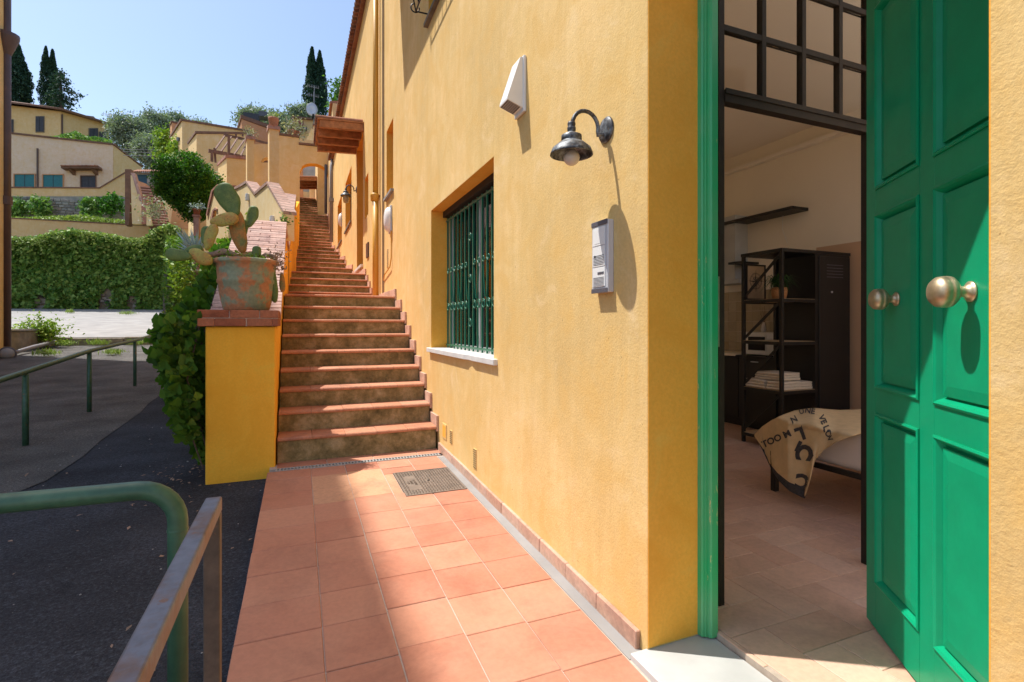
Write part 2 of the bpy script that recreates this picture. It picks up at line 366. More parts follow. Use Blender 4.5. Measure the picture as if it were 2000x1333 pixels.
def unit_brick(name, sx, sy, sz, mat, bev=.003):
    mb = MB().box(-sx / 2, sx / 2, -sy / 2, sy / 2, -sz / 2, sz / 2); me = mb.mesh(name)
    bm = bmesh.new(); bm.from_mesh(me); bmesh.ops.bevel(bm, geom=list(bm.edges), offset=bev, segments=1, affect='EDGES'); bm.to_mesh(me); bm.free()
    me.materials.append(mat); return me
def leaf_mesh(name, P, size, mat, parent=None, nrm=None, spread=1.0, aspect=.5, droop=0):
    P = np.asarray(P, float); n = len(P); size = np.broadcast_to(size, (n,))
    a = rng.normal(size=(n, 3))
    if nrm is not None: a = np.broadcast_to(nrm, (n, 3)) + a * spread
    a /= np.linalg.norm(a, axis=1)[:, None]
    t = rng.normal(size=(n, 3)); t[:, 2] -= droop
    t -= a * (t * a).sum(1)[:, None]; t /= np.linalg.norm(t, axis=1)[:, None]
    b = np.cross(a, t); s = size[:, None]
    V = np.stack([P - t * s * .5, P + b * s * .5 * aspect + a * s * .07, P + t * s * .5, P - b * s * .5 * aspect + a * s * .07], 1).reshape(-1, 3)
    me = bpy.data.meshes.new(name); me.vertices.add(4 * n); me.vertices.foreach_set('co', V.ravel())
    me.loops.add(4 * n); me.loops.foreach_set('vertex_index', np.arange(4 * n)); me.polygons.add(n)
    me.polygons.foreach_set('loop_start', np.arange(n) * 4); me.update(calc_edges=True)
    return link(name, me, mat, parent)
def clump_points(c, rad, k, per, cl, seed=0, flat=1.0, power=.6):
    r = np.random.default_rng(seed + 11); c = np.array(c); rad = np.array(rad)
    d = r.normal(size=(k, 3)); d /= np.linalg.norm(d, axis=1)[:, None]
    q = c + d * rad * (r.uniform(.25, 1, (k, 1)) ** power)
    pts = np.repeat(q, per, 0) + r.normal(size=(k * per, 3)) * np.array(cl) * r.uniform(.6, 1.3, (k, 1)).repeat(per, 0)
    return pts
def tree(name, base, crown_c, rad, k, per, cl, size, mat, label, cat='tree', group=None, seed=0, trunk_r=.12, limbs=5, aspect=.5):
    t = empty(name, base, label, cat, group); mb = MB(); base = Vector(base); cc = Vector(crown_c)
    fork = base.lerp(cc, .55)
    mb.tube([base, base.lerp(fork, .5) + Vector((.03, .02, 0)), fork], [trunk_r, trunk_r * .8, trunk_r * .65], 8)
    r = random.Random(seed)
    for i in range(limbs):
        a = 2 * math.pi * i / limbs + r.random(); e = cc + Vector((math.cos(a) * rad[0] * .7, math.sin(a) * rad[1] * .7, r.uniform(-.2, .6) * rad[2]))
        mb.tube([fork, fork.lerp(e, .5) + Vector((0, 0, .05)), e], [trunk_r * .55, trunk_r * .35, trunk_r * .12], 6)
    mb.build('trunk', M_trunk, t, smooth=True)
    leaf_mesh('crown', clump_points(crown_c, rad, k, per, cl, seed), rng.uniform(.6, 1.3, k * per) * size, mat, t, aspect=aspect)
    return t
def cypress(name, px, pytop, pybot, halfw, Y, label, seed, tips=1, lean=0):
    b = onY(px, pybot, Y); tp = onY(px, pytop, Y); h = tp.z - b.z; w = halfw * Y / D(px, 300).y / 1000
    t = empty(name, b, label, 'tree', 'cypresses on the skyline'); MB().tube([b - Vector((0, 0, 2)), tp - Vector((0, 0, h * .3))], [w * .15, w * .05], 8).build('trunk', M_trunk, t)
    n = 15000; r = np.random.default_rng(seed); u = r.uniform(0, 1, n) ** .8
    sp = r.integers(0, tips, n); off = (sp - (tips - 1) / 2) * w * .8
    prof = np.minimum(1, (1 - u) * 1.5) ** .8 * (1 - .25 * (1 - u) ** 3) * (w * (1 if tips == 1 else .75)) + .05
    a = r.uniform(0, 2 * np.pi, n); rr = prof * r.uniform(.15, 1.1, n) ** .6 * (1 + .14 * np.sin(a * 3 + u * 13) + .1 * np.sin(u * 47 + a * 2))
    hh = h * np.where(sp == 0, 1, .97)
    P = np.stack([b.x + off * (1 - u * .15) + rr * np.cos(a), b.y + rr * np.sin(a), b.z + u * hh], 1)
    leaf_mesh('crown', P, r.uniform(.4, .85, n) * w * .36, F_cyp, t, nrm=np.array([0, 0, .2]), spread=1, aspect=.45, droop=-2.0)
    return t
# ------------------------------------------------------------------ ground
def sheet(name, xs, ys, zf, mat, kind='structure'):
    V = [(x, y, zf(x, y)) for y in ys for x in xs]; n = len(xs)
    F = [(j * n + i, j * n + i + 1, (j + 1) * n + i + 1, (j + 1) * n + i) for j in range(len(ys) - 1) for i in range(n - 1)]
    me = bpy.data.meshes.new(name); me.from_pydata(V, [], F); return tag(link(name, me, mat), kind=kind)
def hill(x, y):
    z = ground(y)
    if y > 46: z += 1.5 * noise.noise(Vector((x * .03, y * .03, 0)))
    return z - .35 if y > 23.5 else z - .02
sheet('hillside', [-400, -200, -120, -80, -60, -45, -35, -28, -22, -17, -12, -8, -4, 0, 4, 10, 20, 40, 80, 200, 400], [23.4, 23.8, 30, 38, 44, 50, 56, 64, 72, 82, 94, 106, 120, 150, 200, 300, 600, 1400], hill, M_earth)
sheet('road', [-60, -30, -14, -9, -6, -4, -2, -.2, 30], [-60, -20, 0, 1, 2, 3, 4, 5.4, 6.6, 8, 10.3, 12, 13.4, 16, 20, 23.5], lambda x, y: ground(y) - .02, M_asph)
# older, paler asphalt to the left of the fresh strip
q1 = onZ(90, 945, -.09); q2 = onZ(330, 762, .02)
mb = MB(); rows = []
for i in range(19):
    Y = q1.y + (23.3 - q1.y) * i / 18; k = (Y - q1.y) / (q2.y - q1.y); xr = q1.x + (q2.x - q1.x) * min(k, 1.4) + .03 * math.sin(i * 2.1)
    rows.append((xr, Y))
rows = [(q1.x - .9, -20), (q1.x - .55, 0), (q1.x - .2, q1.y - .8)] + rows
ys = [r[1] for r in rows]; V = []; 
for (xr, Y) in rows: V += [(-14, Y, ground(Y) - .012), (-6, Y, ground(Y) - .012), (xr, Y, ground(Y) - .012)]
F = []
for i in range(len(rows) - 1):
    for k in range(2): F.append((i * 3 + k, i * 3 + k + 1, i * 3 + k + 4, i * 3 + k + 3))
me = bpy.data.meshes.new('road_old'); me.from_pydata(V, [], F); tag(link('old_road_surface', me, M_asph_old), kind='structure')
# concrete courtyard with its broken kerb
cy = lambda Y: ground(Y) + .12
sheet('courtyard', [-30, -22, -16, -11, -7, -4, -2, -.9], [24.1, 27, 30, 34, 38, 42, 45], lambda x, y: cy(y) + .012 * noise.noise(Vector((x, y, 0)) * .7), M_conc)
mb = MB()
for x0 in np.arange(-19, -3.2, 1.6):
    d = random.uniform(-.06, .06); mb.box(x0, x0 + 1.59, 23.75 + d, 24.12, .55, cy(24.1) + random.uniform(-.03, .02))
tag(mb.build('courtyard_kerb', M_concd, bevel=.03, seg=1), kind='structure')
MBp = MB()
for i in range(70):      # loose white grit on the asphalt
    x, y = random.uniform(-3, -.3), random.uniform(1.6, 9); r = random.uniform(.004, .011); z = ground(y) - .008
    MBp.lathe([(0, 0), (r, 0), (r * .7, r * .6), (0, r * .7)], (x, y, z - .006), n=5)
tag(MBp.build('grit', M_conc), kind='stuff', label='pale grit scattered on the fresh asphalt', cat='grit')

sheet('bounce_forecourt', [-7.6, -4, -.29], [-30, -20, -10, -4, -.6], lambda x, y: ground(y) + .01, M_conc)  # pale ground added behind the camera to bounce sunlight forward
rl = random.Random(21)
lm_ = leaf_mesh('fallen_leaves', [((x := rl.uniform(-2.6, -.3)), (y := rl.uniform(1.7, 7.5)), ground(y) - .002) for _ in range(60)] + [(rl.uniform(-1.3, -.82), (y := rl.uniform(4.9, 6.2)), ground(y) - .002) for _ in range(70)], rng.uniform(.02, .05, 130), M_dry, nrm=np.array([0, 0, 1]), spread=.25, aspect=.5)
tag(lm_, 'small dry leaves scattered on the asphalt below the vine', 'leaves', kind='stuff')
# walkway: bed and individual tiles
wk = empty('walkway', (.5, 3, walkz(3))); tag(wk, kind='structure')
def wbox(mb, x0, x1, y0, y1, top, bot): mb.block([(x0, y0), (x1, y0), (x1, y1), (x0, y1)], [walkz(y0) + bot, walkz(y0) + bot, walkz(y1) + bot, walkz(y1) + bot], [walkz(y0) + top, walkz(y0) + top, walkz(y1) + top, walkz(y1) + top])
mb = MB(); wbox(mb, -.262, 1.414, -.8, 5.238, -.006, -.35); wbox(mb, -.262, 1.414, 5.332, 5.50, -.006, -.35); mb.build('mortar_bed', M_grout, wk)
mb = MB(); wbox(mb, 1.325, 1.412, 1.86, 5.2, -.0015, -.05); mb.build('grey_edge_strip', M_concd if False else M_conc, wk)
XJ = [-.275, .10, .405, .715, 1.02, 1.322]
YJ = [-.45, -.12, .22, .55, .88, 1.21, 1.555, 1.9, 2.262, 2.59, 2.9, 3.225, 3.545, 3.88, 4.25, 4.61, 4.97, 5.235]
slope = math.atan(.026)
for i in range(5):
    off = [0, 0, .035, .012, 0][i]
    for j in range(len(YJ) - 1):
        y0, y1 = YJ[j] + (off if j else 0), YJ[j + 1] + (off if j < len(YJ) - 2 else 0)
        x0, x1 = XJ[i], XJ[i + 1]
        if i in (3, 4) and 4.1 < (y0 + y1) / 2 < 4.85: continue          # manhole
        if y0 > 5.0: y1 = 5.24
        g = .0035; h = .026; sx, sy = x1 - x0 - g * (1.6 if i != 0 else 1), y1 - y0 - g
        pale = (i in (1,2) and 4.2 < y0 < 4.85) 
        me = unit_brick('tile', sx, sy, h, M_terr_pale if pale else M_terr, .003 if i else .004)
        cx, cy_ = (x0 + x1) / 2 + random.uniform(-.0012, .0012), (y0 + y1) / 2 + random.uniform(-.0015, .0015)
        inst('tile', me, (cx, cy_, walkz(cy_) - h / 2 + random.uniform(-.002, .0012)), wk, (slope + random.uniform(-.004, .004), random.uniform(-.004, .004), random.uniform(-.003, .003)))
for (x0, x1, y0, y1) in [(.717, 1.018, 4.806, 4.968), (1.022, 1.320, 4.806, 4.968)]:
    me = unit_brick('tile', x1 - x0 - .003, y1 - y0, .026, M_terr, .003); inst('tile', me, ((x0 + x1) / 2, (y0 + y1) / 2, walkz((y0 + y1) / 2) - .0135), wk, (slope, 0, 0))
for (x0, x1, y0, y1) in [(.717, .797, 4.255, 4.80)]:
    me = unit_brick('tile', x1 - x0 - .004, y1 - y0, .026, M_terr_pale, .002); inst('tile', me, ((x0 + x1) / 2, (y0 + y1) / 2, walkz(4.5) - .0135), wk, (slope, 0, 0))
for (x0, x1, y0, y1) in [(-.2, .25, 5.33, 5.52), (.253, .7, 5.33, 5.52), (.703, 1.15, 5.33, 5.52), (1.153, 1.40, 5.33, 5.52)]:
    me = unit_brick('tile', x1 - x0 - .004, y1 - y0, .026, M_terr, .002); inst('tile', me, ((x0 + x1) / 2, (y0 + y1) / 2, walkz(5.4) - .0135), wk, (slope, 0, 0))
# terracotta skirting along the wall
y = 1.90
while y < 5.35:
    L = .335 + random.uniform(-.01, .01); L = min(L, 5.45 - y)
    me = unit_brick('skirting_tile', .024, L - .003, .088, M_skirt, .004)
    inst('skirting_tile', me, (1.402 + random.uniform(-.0015, .0015), y + L / 2, walkz(y + L / 2) + .038), wk, (slope, 0, 0)); y += L

# drain channel across the foot of the stairs
dg = empty('drain_channel', (.6, 5.285, walkz(5.28)), 'grey slotted drain grating across the foot of the stairs', 'drain')
zt = walkz(5.285); mb = MB()
mb.box(-.21, 1.37, 5.242, 5.256, zt - .03, zt + .003); mb.box(-.21, 1.37, 5.314, 5.328, zt - .03, zt + .003)
mb.build('frame', M_grate, dg)
MB().box(-.21, 1.37, 5.256, 5.314, zt - .07, zt - .05).build('channel_bottom', M_dark, dg)
me = unit_brick('grate_bar', .015, .058, .012, M_grate, .002)
for i in range(52): inst('grate_bar', me, (-.20 + i * .0305, 5.285, zt - .004), dg)

# manhole cover
mh = empty('manhole_cover', (1.06, 4.5, walkz(4.5)), 'square cast iron manhole cover with raised studs set in the terracotta walkway', 'manhole cover')
def wq(x, y, dz=0): return Vector((x, y, walkz(y) + dz))
mb = MB(); wbox(mb, .80, 1.315, 4.16, 4.80, .002, -.03); mb.build('plate', M_manh, mh)
mb = MB()
for a, b, c, d in [(.80, .815, 4.16, 4.8), (1.30, 1.315, 4.16, 4.8), (.815, 1.3, 4.16, 4.175), (.815, 1.3, 4.785, 4.8)]: wbox(mb, a, b, c, d, .006, -.02)
mb.build('rim', M_manh, mh)
mb = MB(); k = 0
for i in range(20):
    for j in range(24):
        x, yy = .826 + i * .0245, 4.186 + j * .0255 + (i % 2) * .0127
        if yy > 4.775 or abs(x - 1.06) < .025 and abs(yy - 4.49) < .025: continue
        if x < .96 and 4.30 < yy < 4.66 and .86 < x: continue
        a = math.radians(45 if (i + j) % 2 else -45); c = wq(x, yy, .004); mb.obox(c, (.0085 * math.cos(a), .0085 * math.sin(a), 0), (-.003 * math.sin(a), .003 * math.cos(a), 0), (0, 0, .0022))
o = mb.build('stud', M_manh, mh); o['kind'] = 'stuff'
MB().lathe([(0, 0), (.014, 0), (.014, .0035), (0, .0035)], wq(1.06, 4.49, .001), n=12).build('keyhole', M_dark, mh)
def text_mesh(s, size, ext, name, mat, parent, mtx, align='CENTER', font_scale=(1, 1), bold=0):
    cu = bpy.data.curves.new(name, 'FONT'); cu.body = s; cu.size = size; cu.extrude = ext; cu.align_x = align; cu.align_y = 'CENTER'; cu.offset = bold; cu.resolution_u = 2
    o = bpy.data.objects.new('tmp', cu); COL.objects.link(o); bpy.context.view_layer.update()
    me = bpy.data.meshes.new_from_object(o.evaluated_get(bpy.context.evaluated_depsgraph_get())); bpy.data.objects.remove(o)
    me.transform(mtx); me.materials.clear(); return link(name, me, mat, parent)
for k, (s, xx) in enumerate([('FIL. OVALE', .935), ('EN 124', .905), ('C 250', .878)]):
    text_mesh(s, .030, .002, 'lettering', M_manh, mh, Matrix.Translation(wq(xx, 4.48, .004)) @ Matrix.Rotation(math.radians(-90), 4, 'Z'))

# ------------------------------------------------------------------ main house facade
FX = 1.414; TH = .35
house = empty('house', (2.2, 6, 0), 'long ochre stuccoed house running uphill beside the staircase', 'house')
def wall_open(name, X0, X1, Y0, Y1, Z0, Z1, holes, mat, parent):
    ys = sorted({Y0, Y1, *[h[0] for h in holes], *[h[1] for h in holes]}); zs = sorted({Z0, Z1, *[h[2] for h in holes], *[h[3] for h in holes]})
    ys = [y for y in ys if Y0 <= y <= Y1]; zs = [z for z in zs if Z0 <= z <= Z1]
    solid = lambda a, b: not any(h[0] <= (a[0] + a[1]) / 2 <= h[1] and h[2] <= (b[0] + b[1]) / 2 <= h[3] for h in holes)
    mb = MB(); g = {}
    for i in range(len(ys) - 1):
        for j in range(len(zs) - 1): g[i, j] = solid((ys[i], ys[i + 1]), (zs[j], zs[j + 1]))
    for (i, j), s in g.items():
        if not s: continue
        a, b, c, d = ys[i], ys[i + 1], zs[j], zs[j + 1]
        mb.add([(X0, a, c), (X0, b, c), (X0, b, d), (X0, a, d)], [(0, 1, 2, 3)]); mb.add([(X1, a, c), (X1, b, c), (X1, b, d), (X1, a, d)], [(3, 2, 1, 0)])
        for (di, dj, q) in ((-1, 0, [(X0, a, c), (X1, a, c), (X1, a, d), (X0, a, d)]), (1, 0, [(X0, b, c), (X1, b, c), (X1, b, d), (X0, b, d)]),
                            (0, -1, [(X0, a, c), (X1, a, c), (X1, b, c), (X0, b, c)]), (0, 1, [(X0, a, d), (X1, a, d), (X1, b, d), (X0, b, d)])):
            if not g.get((i + di, j + dj), False): mb.add(q, [(0, 1, 2, 3)])
    me = bpy.data.meshes.new(name); me.from_pydata(mb.v, [], mb.f)
    bm = bmesh.new(); bm.from_mesh(me); bmesh.ops.remove_doubles(bm, verts=bm.verts, dist=.0001); bmesh.ops.recalc_face_normals(bm, faces=bm.faces); bm.to_mesh(me); bm.free()
    return link(name, me, mat, parent)
DOOR = (.641, 1.851, -.3, 3.14); W1 = (3.78, 5.862, 1.13, 2.728)
W2 = (8.469, 9.162, 3.62, 4.79); W5 = (11.743, 12.41, 3.87, 4.80); DR = (12.777, 14.209, 2.86, 6.05); W3 = (15.723, 17.886, 4.47, 6.09); W4 = (19.449, 21.653, 4.48, 6.15)
WT = (4.45, 5.99, 4.99, 6.4)
SUN_WIN = [(-4.2, -2.2, 1.13, 2.73), (-7.4, -5.6, 1.13, 2.73)]  # unseen windows added to bring sunlight into the room
wall_open('wall', FX, FX + TH, -9, .30, -.4, 4.15, SUN_WIN, M_wall, house); wall_open('wall', FX, FX + TH, .3005, 8.06, -.4, 7.05, [DOOR, W1, WT], M_wall, house)  # unseen first stretch cut low so sun reaches the open ceiling
MB().box(FX - .04, FX + TH + .04, -9, .29, 4.151, 4.21).build('cut_wall_coping', M_rooftile, house)  # coping made up to finish the lowered stretch
wall_open('wall', FX, FX + TH, 8.061, 24.9, .5, 8.87, [W2, W5, DR, W3, W4], M_wall, house)
wall_open('wall', FX, FX + TH, 24.901, 36, 3, 11.6, [(29.6, 31, 7.3, 9.4)], M_wallfar, house)
MB().box(FX + TH, 9, 8.065, 8.5, 0, 8.8).build('wall', M_wallfar, house)
MB().box(FX + TH, 9, 24.6, 24.9, 3, 8.8).build('wall', M_wallfar, house)
MB().box(FX + TH, 9, 35.6, 36, 5, 11.6).build('wall', M_wallfar, house)
# thin reveal linings, ochre deepened to stand in for shade and bounce
def reveal(h, mat, depth=.2, parent=house, x=FX, sides='LRTB'):
    a, b, c, d = h; mb = MB(); e = .004
    if 'L' in sides: mb.box(x + .002, x + depth, a, a + e, c, d)
    if 'R' in sides: mb.box(x + .002, x + depth, b - e, b, c, d)
    if 'T' in sides: mb.box(x + .002, x + depth, a + e, b - e, d - e, d)
    return mb.build('reveal_lining', mat, parent)
reveal((DOOR[0], DOOR[1], -.02, DOOR[3]), M_reveal, .277)
for h in (W1, W2, W5, DR, W3, W4, WT): reveal(h, M_reveal, .21 if h is W1 else .16)
# roofs and eaves
mb = MB(); mb.block([(FX - .88, .3), (FX + .9, .3), (FX + .9, 8.055), (FX - .88, 8.055)], [7.0, 7.4, 7.4, 7.0], [7.08, 7.48, 7.48, 7.08]); mb.block([(FX + .901, 2.55), (9, 2.55), (9, 8.055), (FX + .901, 8.055)], [7.4, 8.2, 8.2, 7.4], [7.48, 8.28, 8.28, 7.48]); mb.build('roof', M_rooftile, house)  # roof left off the unseen stretch so sun enters the room
mb = MB(); mb.block([(FX - .10, 8.0), (9, 8.0), (9, 24.95), (FX - .10, 24.95)], [8.87, 10.6, 10.6, 8.87], [8.93, 10.7, 10.7, 8.93]); mb.build('roof', M_rooftile, house)
mb = MB(); mb.block([(FX - .12, 24.96), (9, 24.96), (9, 36.2), (FX - .12, 36.2)], [11.6, 13, 13, 11.6], [11.7, 13.1, 13.1, 11.7]); mb.build('roof', M_rooftile, house)
def arc_tile(name, L, r, mat, n=6, th=.012):
    mb = MB(); vs = []; 
    for sgn in (0, 1):
        for R in (r, r - th):
            for k in range(n + 1):
                a = math.pi * k / n; vs.append((sgn * L, R * math.cos(a), R * math.sin(a)))
    m = n + 1; fs = []
    for k in range(n): fs += [(k, k + 1, 2 * m + k + 1, 2 * m + k), (m + k, m + k + 1, 3 * m + k + 1, 3 * m + k), (k, k + 1, m + k + 1, m + k), (2 * m + k, 2 * m + k + 1, 3 * m + k + 1, 3 * m + k)]
    fs += [(0, m, 3 * m, 2 * m), (n, m + n, 3 * m + n, 2 * m + n)]
    mb.add(vs, fs); me = mb.mesh(name); me.materials.append(mat); return me
et = arc_tile('eave_tile', .45, .085, M_rooftile)
for i in range(94): inst('eave_tile', et, (FX - .20, 8.1 + i * .18, 8.93), house, (0, -math.atan(1.7 / 7.6), 0))
# door recess, lintel and thresholds
MB().box(FX + .30, FX + .34, DR[0], DR[1], DR[2], DR[3]).build('door', M_copd, house)
for h in (W2, W5, W3, W4, WT):
    w = empty('window', (FX + .2, h[0], h[2])); w.parent = house; w.matrix_parent_inverse = world_of(house).inverted()
    mb = MB(); t = .06
    mb.box(FX + .16, FX + .21, h[0], h[0] + t, h[2], h[3]); mb.box(FX + .16, FX + .21, h[1] - t, h[1], h[2], h[3]); mb.box(FX + .16, FX + .21, h[0] + t, h[1] - t, h[3] - t, h[3]); mb.box(FX + .16, FX + .21, h[0] + t, h[1] - t, h[2], h[2] + t)
    mb.build('frame', M_copd, w); MB().box(FX + .178, FX + .184, h[0] + t, h[1] - t, h[2] + t, h[3] - t).build('pane', M_glass, w)
    MB().box(FX + .30, FX + .31, h[0], h[1], h[2], h[3]).build('shutter', M_shut, w)
    if h is not W5: MB().box(FX - .05, FX + .15, h[0] - .05, h[1] + .05, h[2] - .045, h[2] - .002).build('sill', M_concd if h is not W2 else M_conc, w)
MB().box(FX - .06, FX + .3, DR[0] - .04, DR[1] + .04, DR[2] - .06, DR[2]).build('doorstep', M_marble, house)
# grille at the upper window, only its lower corner shows
gu = empty('upper_window_grille', (FX - .1, 5.2, 5), 'black wrought iron scrollwork at the foot of the upper window, cut by the photo edge', 'grille')
mb = MB(); mb.tube([(FX - .02, 5.95, 5.06), (FX - .16, 5.95, 5.06), (FX - .16, 4.5, 5.06), (FX - .02, 4.5, 5.06)], .009, 8, False).build('rail', M_black, gu)
for i in range(10):
    y = 5.95 - i * .16; mb = MB(); mb.tube([(FX - .16, y, 5.06), (FX - .20, y, 5.25), (FX - .13, y, 5.55), (FX - .16, y, 6.2)], .008, 6); mb.build('bar', M_black, gu, smooth=True)
mb = MB()
mb.tube([(FX - .16 - .05 * math.sin(a) * 1, 5.99 + .0, 5.12 + .05 * math.cos(a)) for a in np.linspace(0, 5, 12)], .008, 6); mb.build('scroll', M_black, gu, smooth=True)

# near barred window
w1 = empty('barred_window', (FX + .2, 4.8, 1.13)); w1.parent = house; w1.matrix_parent_inverse = world_of(house).inverted()
mb = MB(); X = FX + .235
mb.box(X, X + .05, W1[1] - .06, W1[1], 1.13, 2.728); mb.box(X, X + .05, W1[0], W1[0] + .06, 1.13, 2.728); mb.box(X, X + .05, W1[0] + .06, W1[1] - .06, 2.66, 2.728); mb.box(X, X + .05, W1[0] + .06, W1[1] - .06, 1.13, 1.18)
mb.box(X, X + .05, 4.79, 4.85, 1.18, 2.66); mb.build('frame', M_stone, w1)
MB().box(X + .02, X + .026, W1[0] + .06, 4.79, 1.18, 2.66).build('pane', M_glass, w1); MB().box(X + .02, X + .026, 4.85, W1[1] - .06, 1.18, 2.66).build('pane', M_glass, w1)
mb = MB()
cp = [(X + .07 + .012 * math.sin(i * 1.3) + .01 * math.sin(i * .7), 3.9 + i * .02) for i in range(96)]
vs = [(x, y, z) for x, y in cp for z in (1.2, 2.0)]; mb.add(vs, [(2 * i, 2 * i + 2, 2 * i + 3, 2 * i + 1) for i in range(95)]); mb.build('curtain', M_curt, w1, smooth=True)
mb = MB(); mb.prism([(FX - .035, 3.7, 1.085), (FX - .035, 4.25, 1.085), (FX - .022, 4.34, 1.085), (FX - .03, 4.42, 1.085), (FX - .04, 4.46, 1.085), (FX - .04, 5.93, 1.085), (FX + .36, 5.93, 1.085), (FX + .36, 3.7, 1.085)], (0, 0, .050))
mb.build('sill', M_marble, w1, bevel=.005, seg=1)
MB().box(FX + .14, FX + .23, W1[0], W1[1], 2.655, 2.722).build('shutter_box', M_iron, w1)
gr = empty('window_grille', (FX + .13, 4.8, 1.13), 'green painted iron grille with scrolls set in the window beside the stairs', 'grille')
XB = FX + .178
bars = [W1[1] - .08 - i * .135 for i in range(15)]
bme = MB().box(-.008, .008, -.009, .009, 0, 1.50).mesh('bar'); bme.materials.append(M_bgreen)
for y in bars: inst('bar', bme, (XB, y, 1.137), gr)
MB().box(XB - .007, XB + .007, W1[0] + .02, W1[1] - .02, 1.16, 1.18).build('rail', M_bgreen, gr)
MB().box(XB - .007, XB + .007, W1[0] + .02, W1[1] - .02, 2.60, 2.62).build('rail', M_bgreen, gr)
def scroll(r, turns=1.35, n=22, flip=1): return [(0, flip * r * (1 - .5 * k / n) * math.cos(2 * math.pi * turns * k / n), r * (1 - .5 * k / n) * math.sin(2 * math.pi * turns * k / n)) for k in range(n + 1)]
sm1 = MB().tube(scroll(.048), .0065, 6).mesh('scroll'); sm1.materials.append(M_bgreen); sm1.polygons.foreach_set('use_smooth', [True] * len(sm1.polygons))
vm = MB().tube([(0, -.05, 0), (0, -.015, .16), (0, 0, .30)], .006, 6).mesh('brace'); vm.materials.append(M_bgreen)
for i, y in enumerate(bars[:-1]):
    yc = y - .067
    if i == 6:
        for z in (1.42, 1.86, 2.28): inst('scroll', sm1, (XB - .012, yc, z), gr)
        continue
    inst('scroll', sm1, (XB - .012, yc, 1.60), gr, scale=(1, 1 if i % 2 else -1, 1)); inst('scroll', sm1, (XB - .012, yc, 2.02), gr, (math.pi, 0, 0), (1, .7 if i % 2 else -.7, .7))
    inst('brace', vm, (XB - .012, yc, 1.66), gr, scale=(1, 1 if i % 2 else -1, 1))

# ------------------------------------------------------------------ entrance: frame, leaf, threshold
fr = empty('door_frame', (1.72, 1.8, 0), 'worn green moulded wooden door frame at the corner of the ochre wall', 'door frame')
xa, xb = 1.690, 1.765
mb = MB()
prof = [(xa, 1.853), (xa, 1.824), (xa + .006, 1.818), (xa + .014, 1.818), (xa + .016, 1.811), (xa + .026, 1.811), (xa + .028, 1.800), (xa + .036, 1.794), (xa + .070, 1.794), (xb, 1.800), (xb, 1.853)]
mb.prism([(x, y, -.02) for x, y in prof], (0, 0, 3.15)); mb.build('jamb', M_frame, fr)
mb = MB(); mb.prism([(x, .641 + (1.853 - y), .012) for x, y in prof][::-1], (0, 0, 3.12)); mb.build('jamb', M_frame, fr)
MB().box(xa, xb, .70, 1.785, 3.06, 3.135).build('head', M_frame, fr)
MB().box(xb - .004, xb - .001, 1.789, 1.793, 1.30, 1.62).build('strike_plate', M_brass, fr)
th = MB(); th.box(1.33, 1.752, -.4, 1.862, -.12, -.028)
tag(th.build('threshold', M_stone, bevel=.004, seg=1), kind='structure')

leaf = empty('door', (1.85, .746, 0), 'open green panelled door with two brass knobs', 'door')
LU = Vector((-.596, -.803, 0)); LN = Vector((-.803, .596, 0)); L0 = Vector((2.481, 1.597, 0)); W_ = 1.06; HT = 2.98
def LP(s, z, d=0): return L0 + LU * s + LN * d + Vector((0, 0, z))
def lbox(mb, s0, s1, z0, z1, d0, d1):
    vs = [LP(s, z, d) for d in (d0, d1) for (s, z) in ((s0, z0), (s1, z0), (s1, z1), (s0, z1))]
    return mb.add(vs, [(0, 1, 2, 3), (7, 6, 5, 4), (0, 4, 5, 1), (1, 5, 6, 2), (2, 6, 7, 3), (3, 7, 4, 0)])
D0, D1 = -.06, 0.0
cols = [(.10, .475), (.578, .953)]; rowz = [(.222, 1.0), (1.11, 1.90), (2.012, 2.84)]
mb = MB()
lbox(mb, 0, .10, .015, HT, D0, D1); lbox(mb, .475, .578, .015, HT, D0, D1); lbox(mb, .953, W_, .015, HT, D0, D1); mb.build('stile', M_green, leaf, bevel=.002, seg=1)
for a, b in ((.015, .222), (1.0, 1.11), (1.90, 2.012), (2.84, HT)):
    mb = MB(); [lbox(mb, c0, c1, a, b, D0, D1) for c0, c1 in cols]; mb.build('rail', M_green, leaf)
for c0, c1 in cols:
    for z0, z1 in rowz:
        mb = MB()   # sloping moulding round the recess, then the raised field
        def ring(i0, d0, i1, d1):
            A = [LP(s, z, d0) for s, z in ((c0 + i0, z0 + i0), (c1 - i0, z0 + i0), (c1 - i0, z1 - i0), (c0 + i0, z1 - i0))]
            B = [LP(s, z, d1) for s, z in ((c0 + i1, z0 + i1), (c1 - i1, z0 + i1), (c1 - i1, z1 - i1), (c0 + i1, z1 - i1))]
            mb.add(A + B, [(i, (i + 1) % 4, (i + 1) % 4 + 4, i + 4) for i in range(4)])
        ring(0, 0, .0, .006); ring(0, .006, .008, .009); ring(.008, .009, .016, .003); ring(.016, .003, .030, -.020); ring(.030, -.020, .036, -.021); mb.build('moulding', M_green, leaf)
        mb = MB(); ring(.036, -.021, .037, -.008); ring(.037, -.008, .075, -.003)
        i1 = .075; mb.add([LP(s, z, -.003) for s, z in ((c0 + i1, z0 + i1), (c1 - i1, z0 + i1), (c1 - i1, z1 - i1), (c0 + i1, z1 - i1))], [(0, 1, 2, 3)])
        mb.build('panel', M_green, leaf)
lbm = MB(); lbox(lbm, -.018, W_, .017, HT, -.068, -.0605); lbm.build('inner_facing', M_copd, leaf)
lbm = MB(); lbox(lbm, -.016, -.002, 1.34, 1.43, -.0604, -.058); lbm.build('lock_plate', M_brass, leaf)
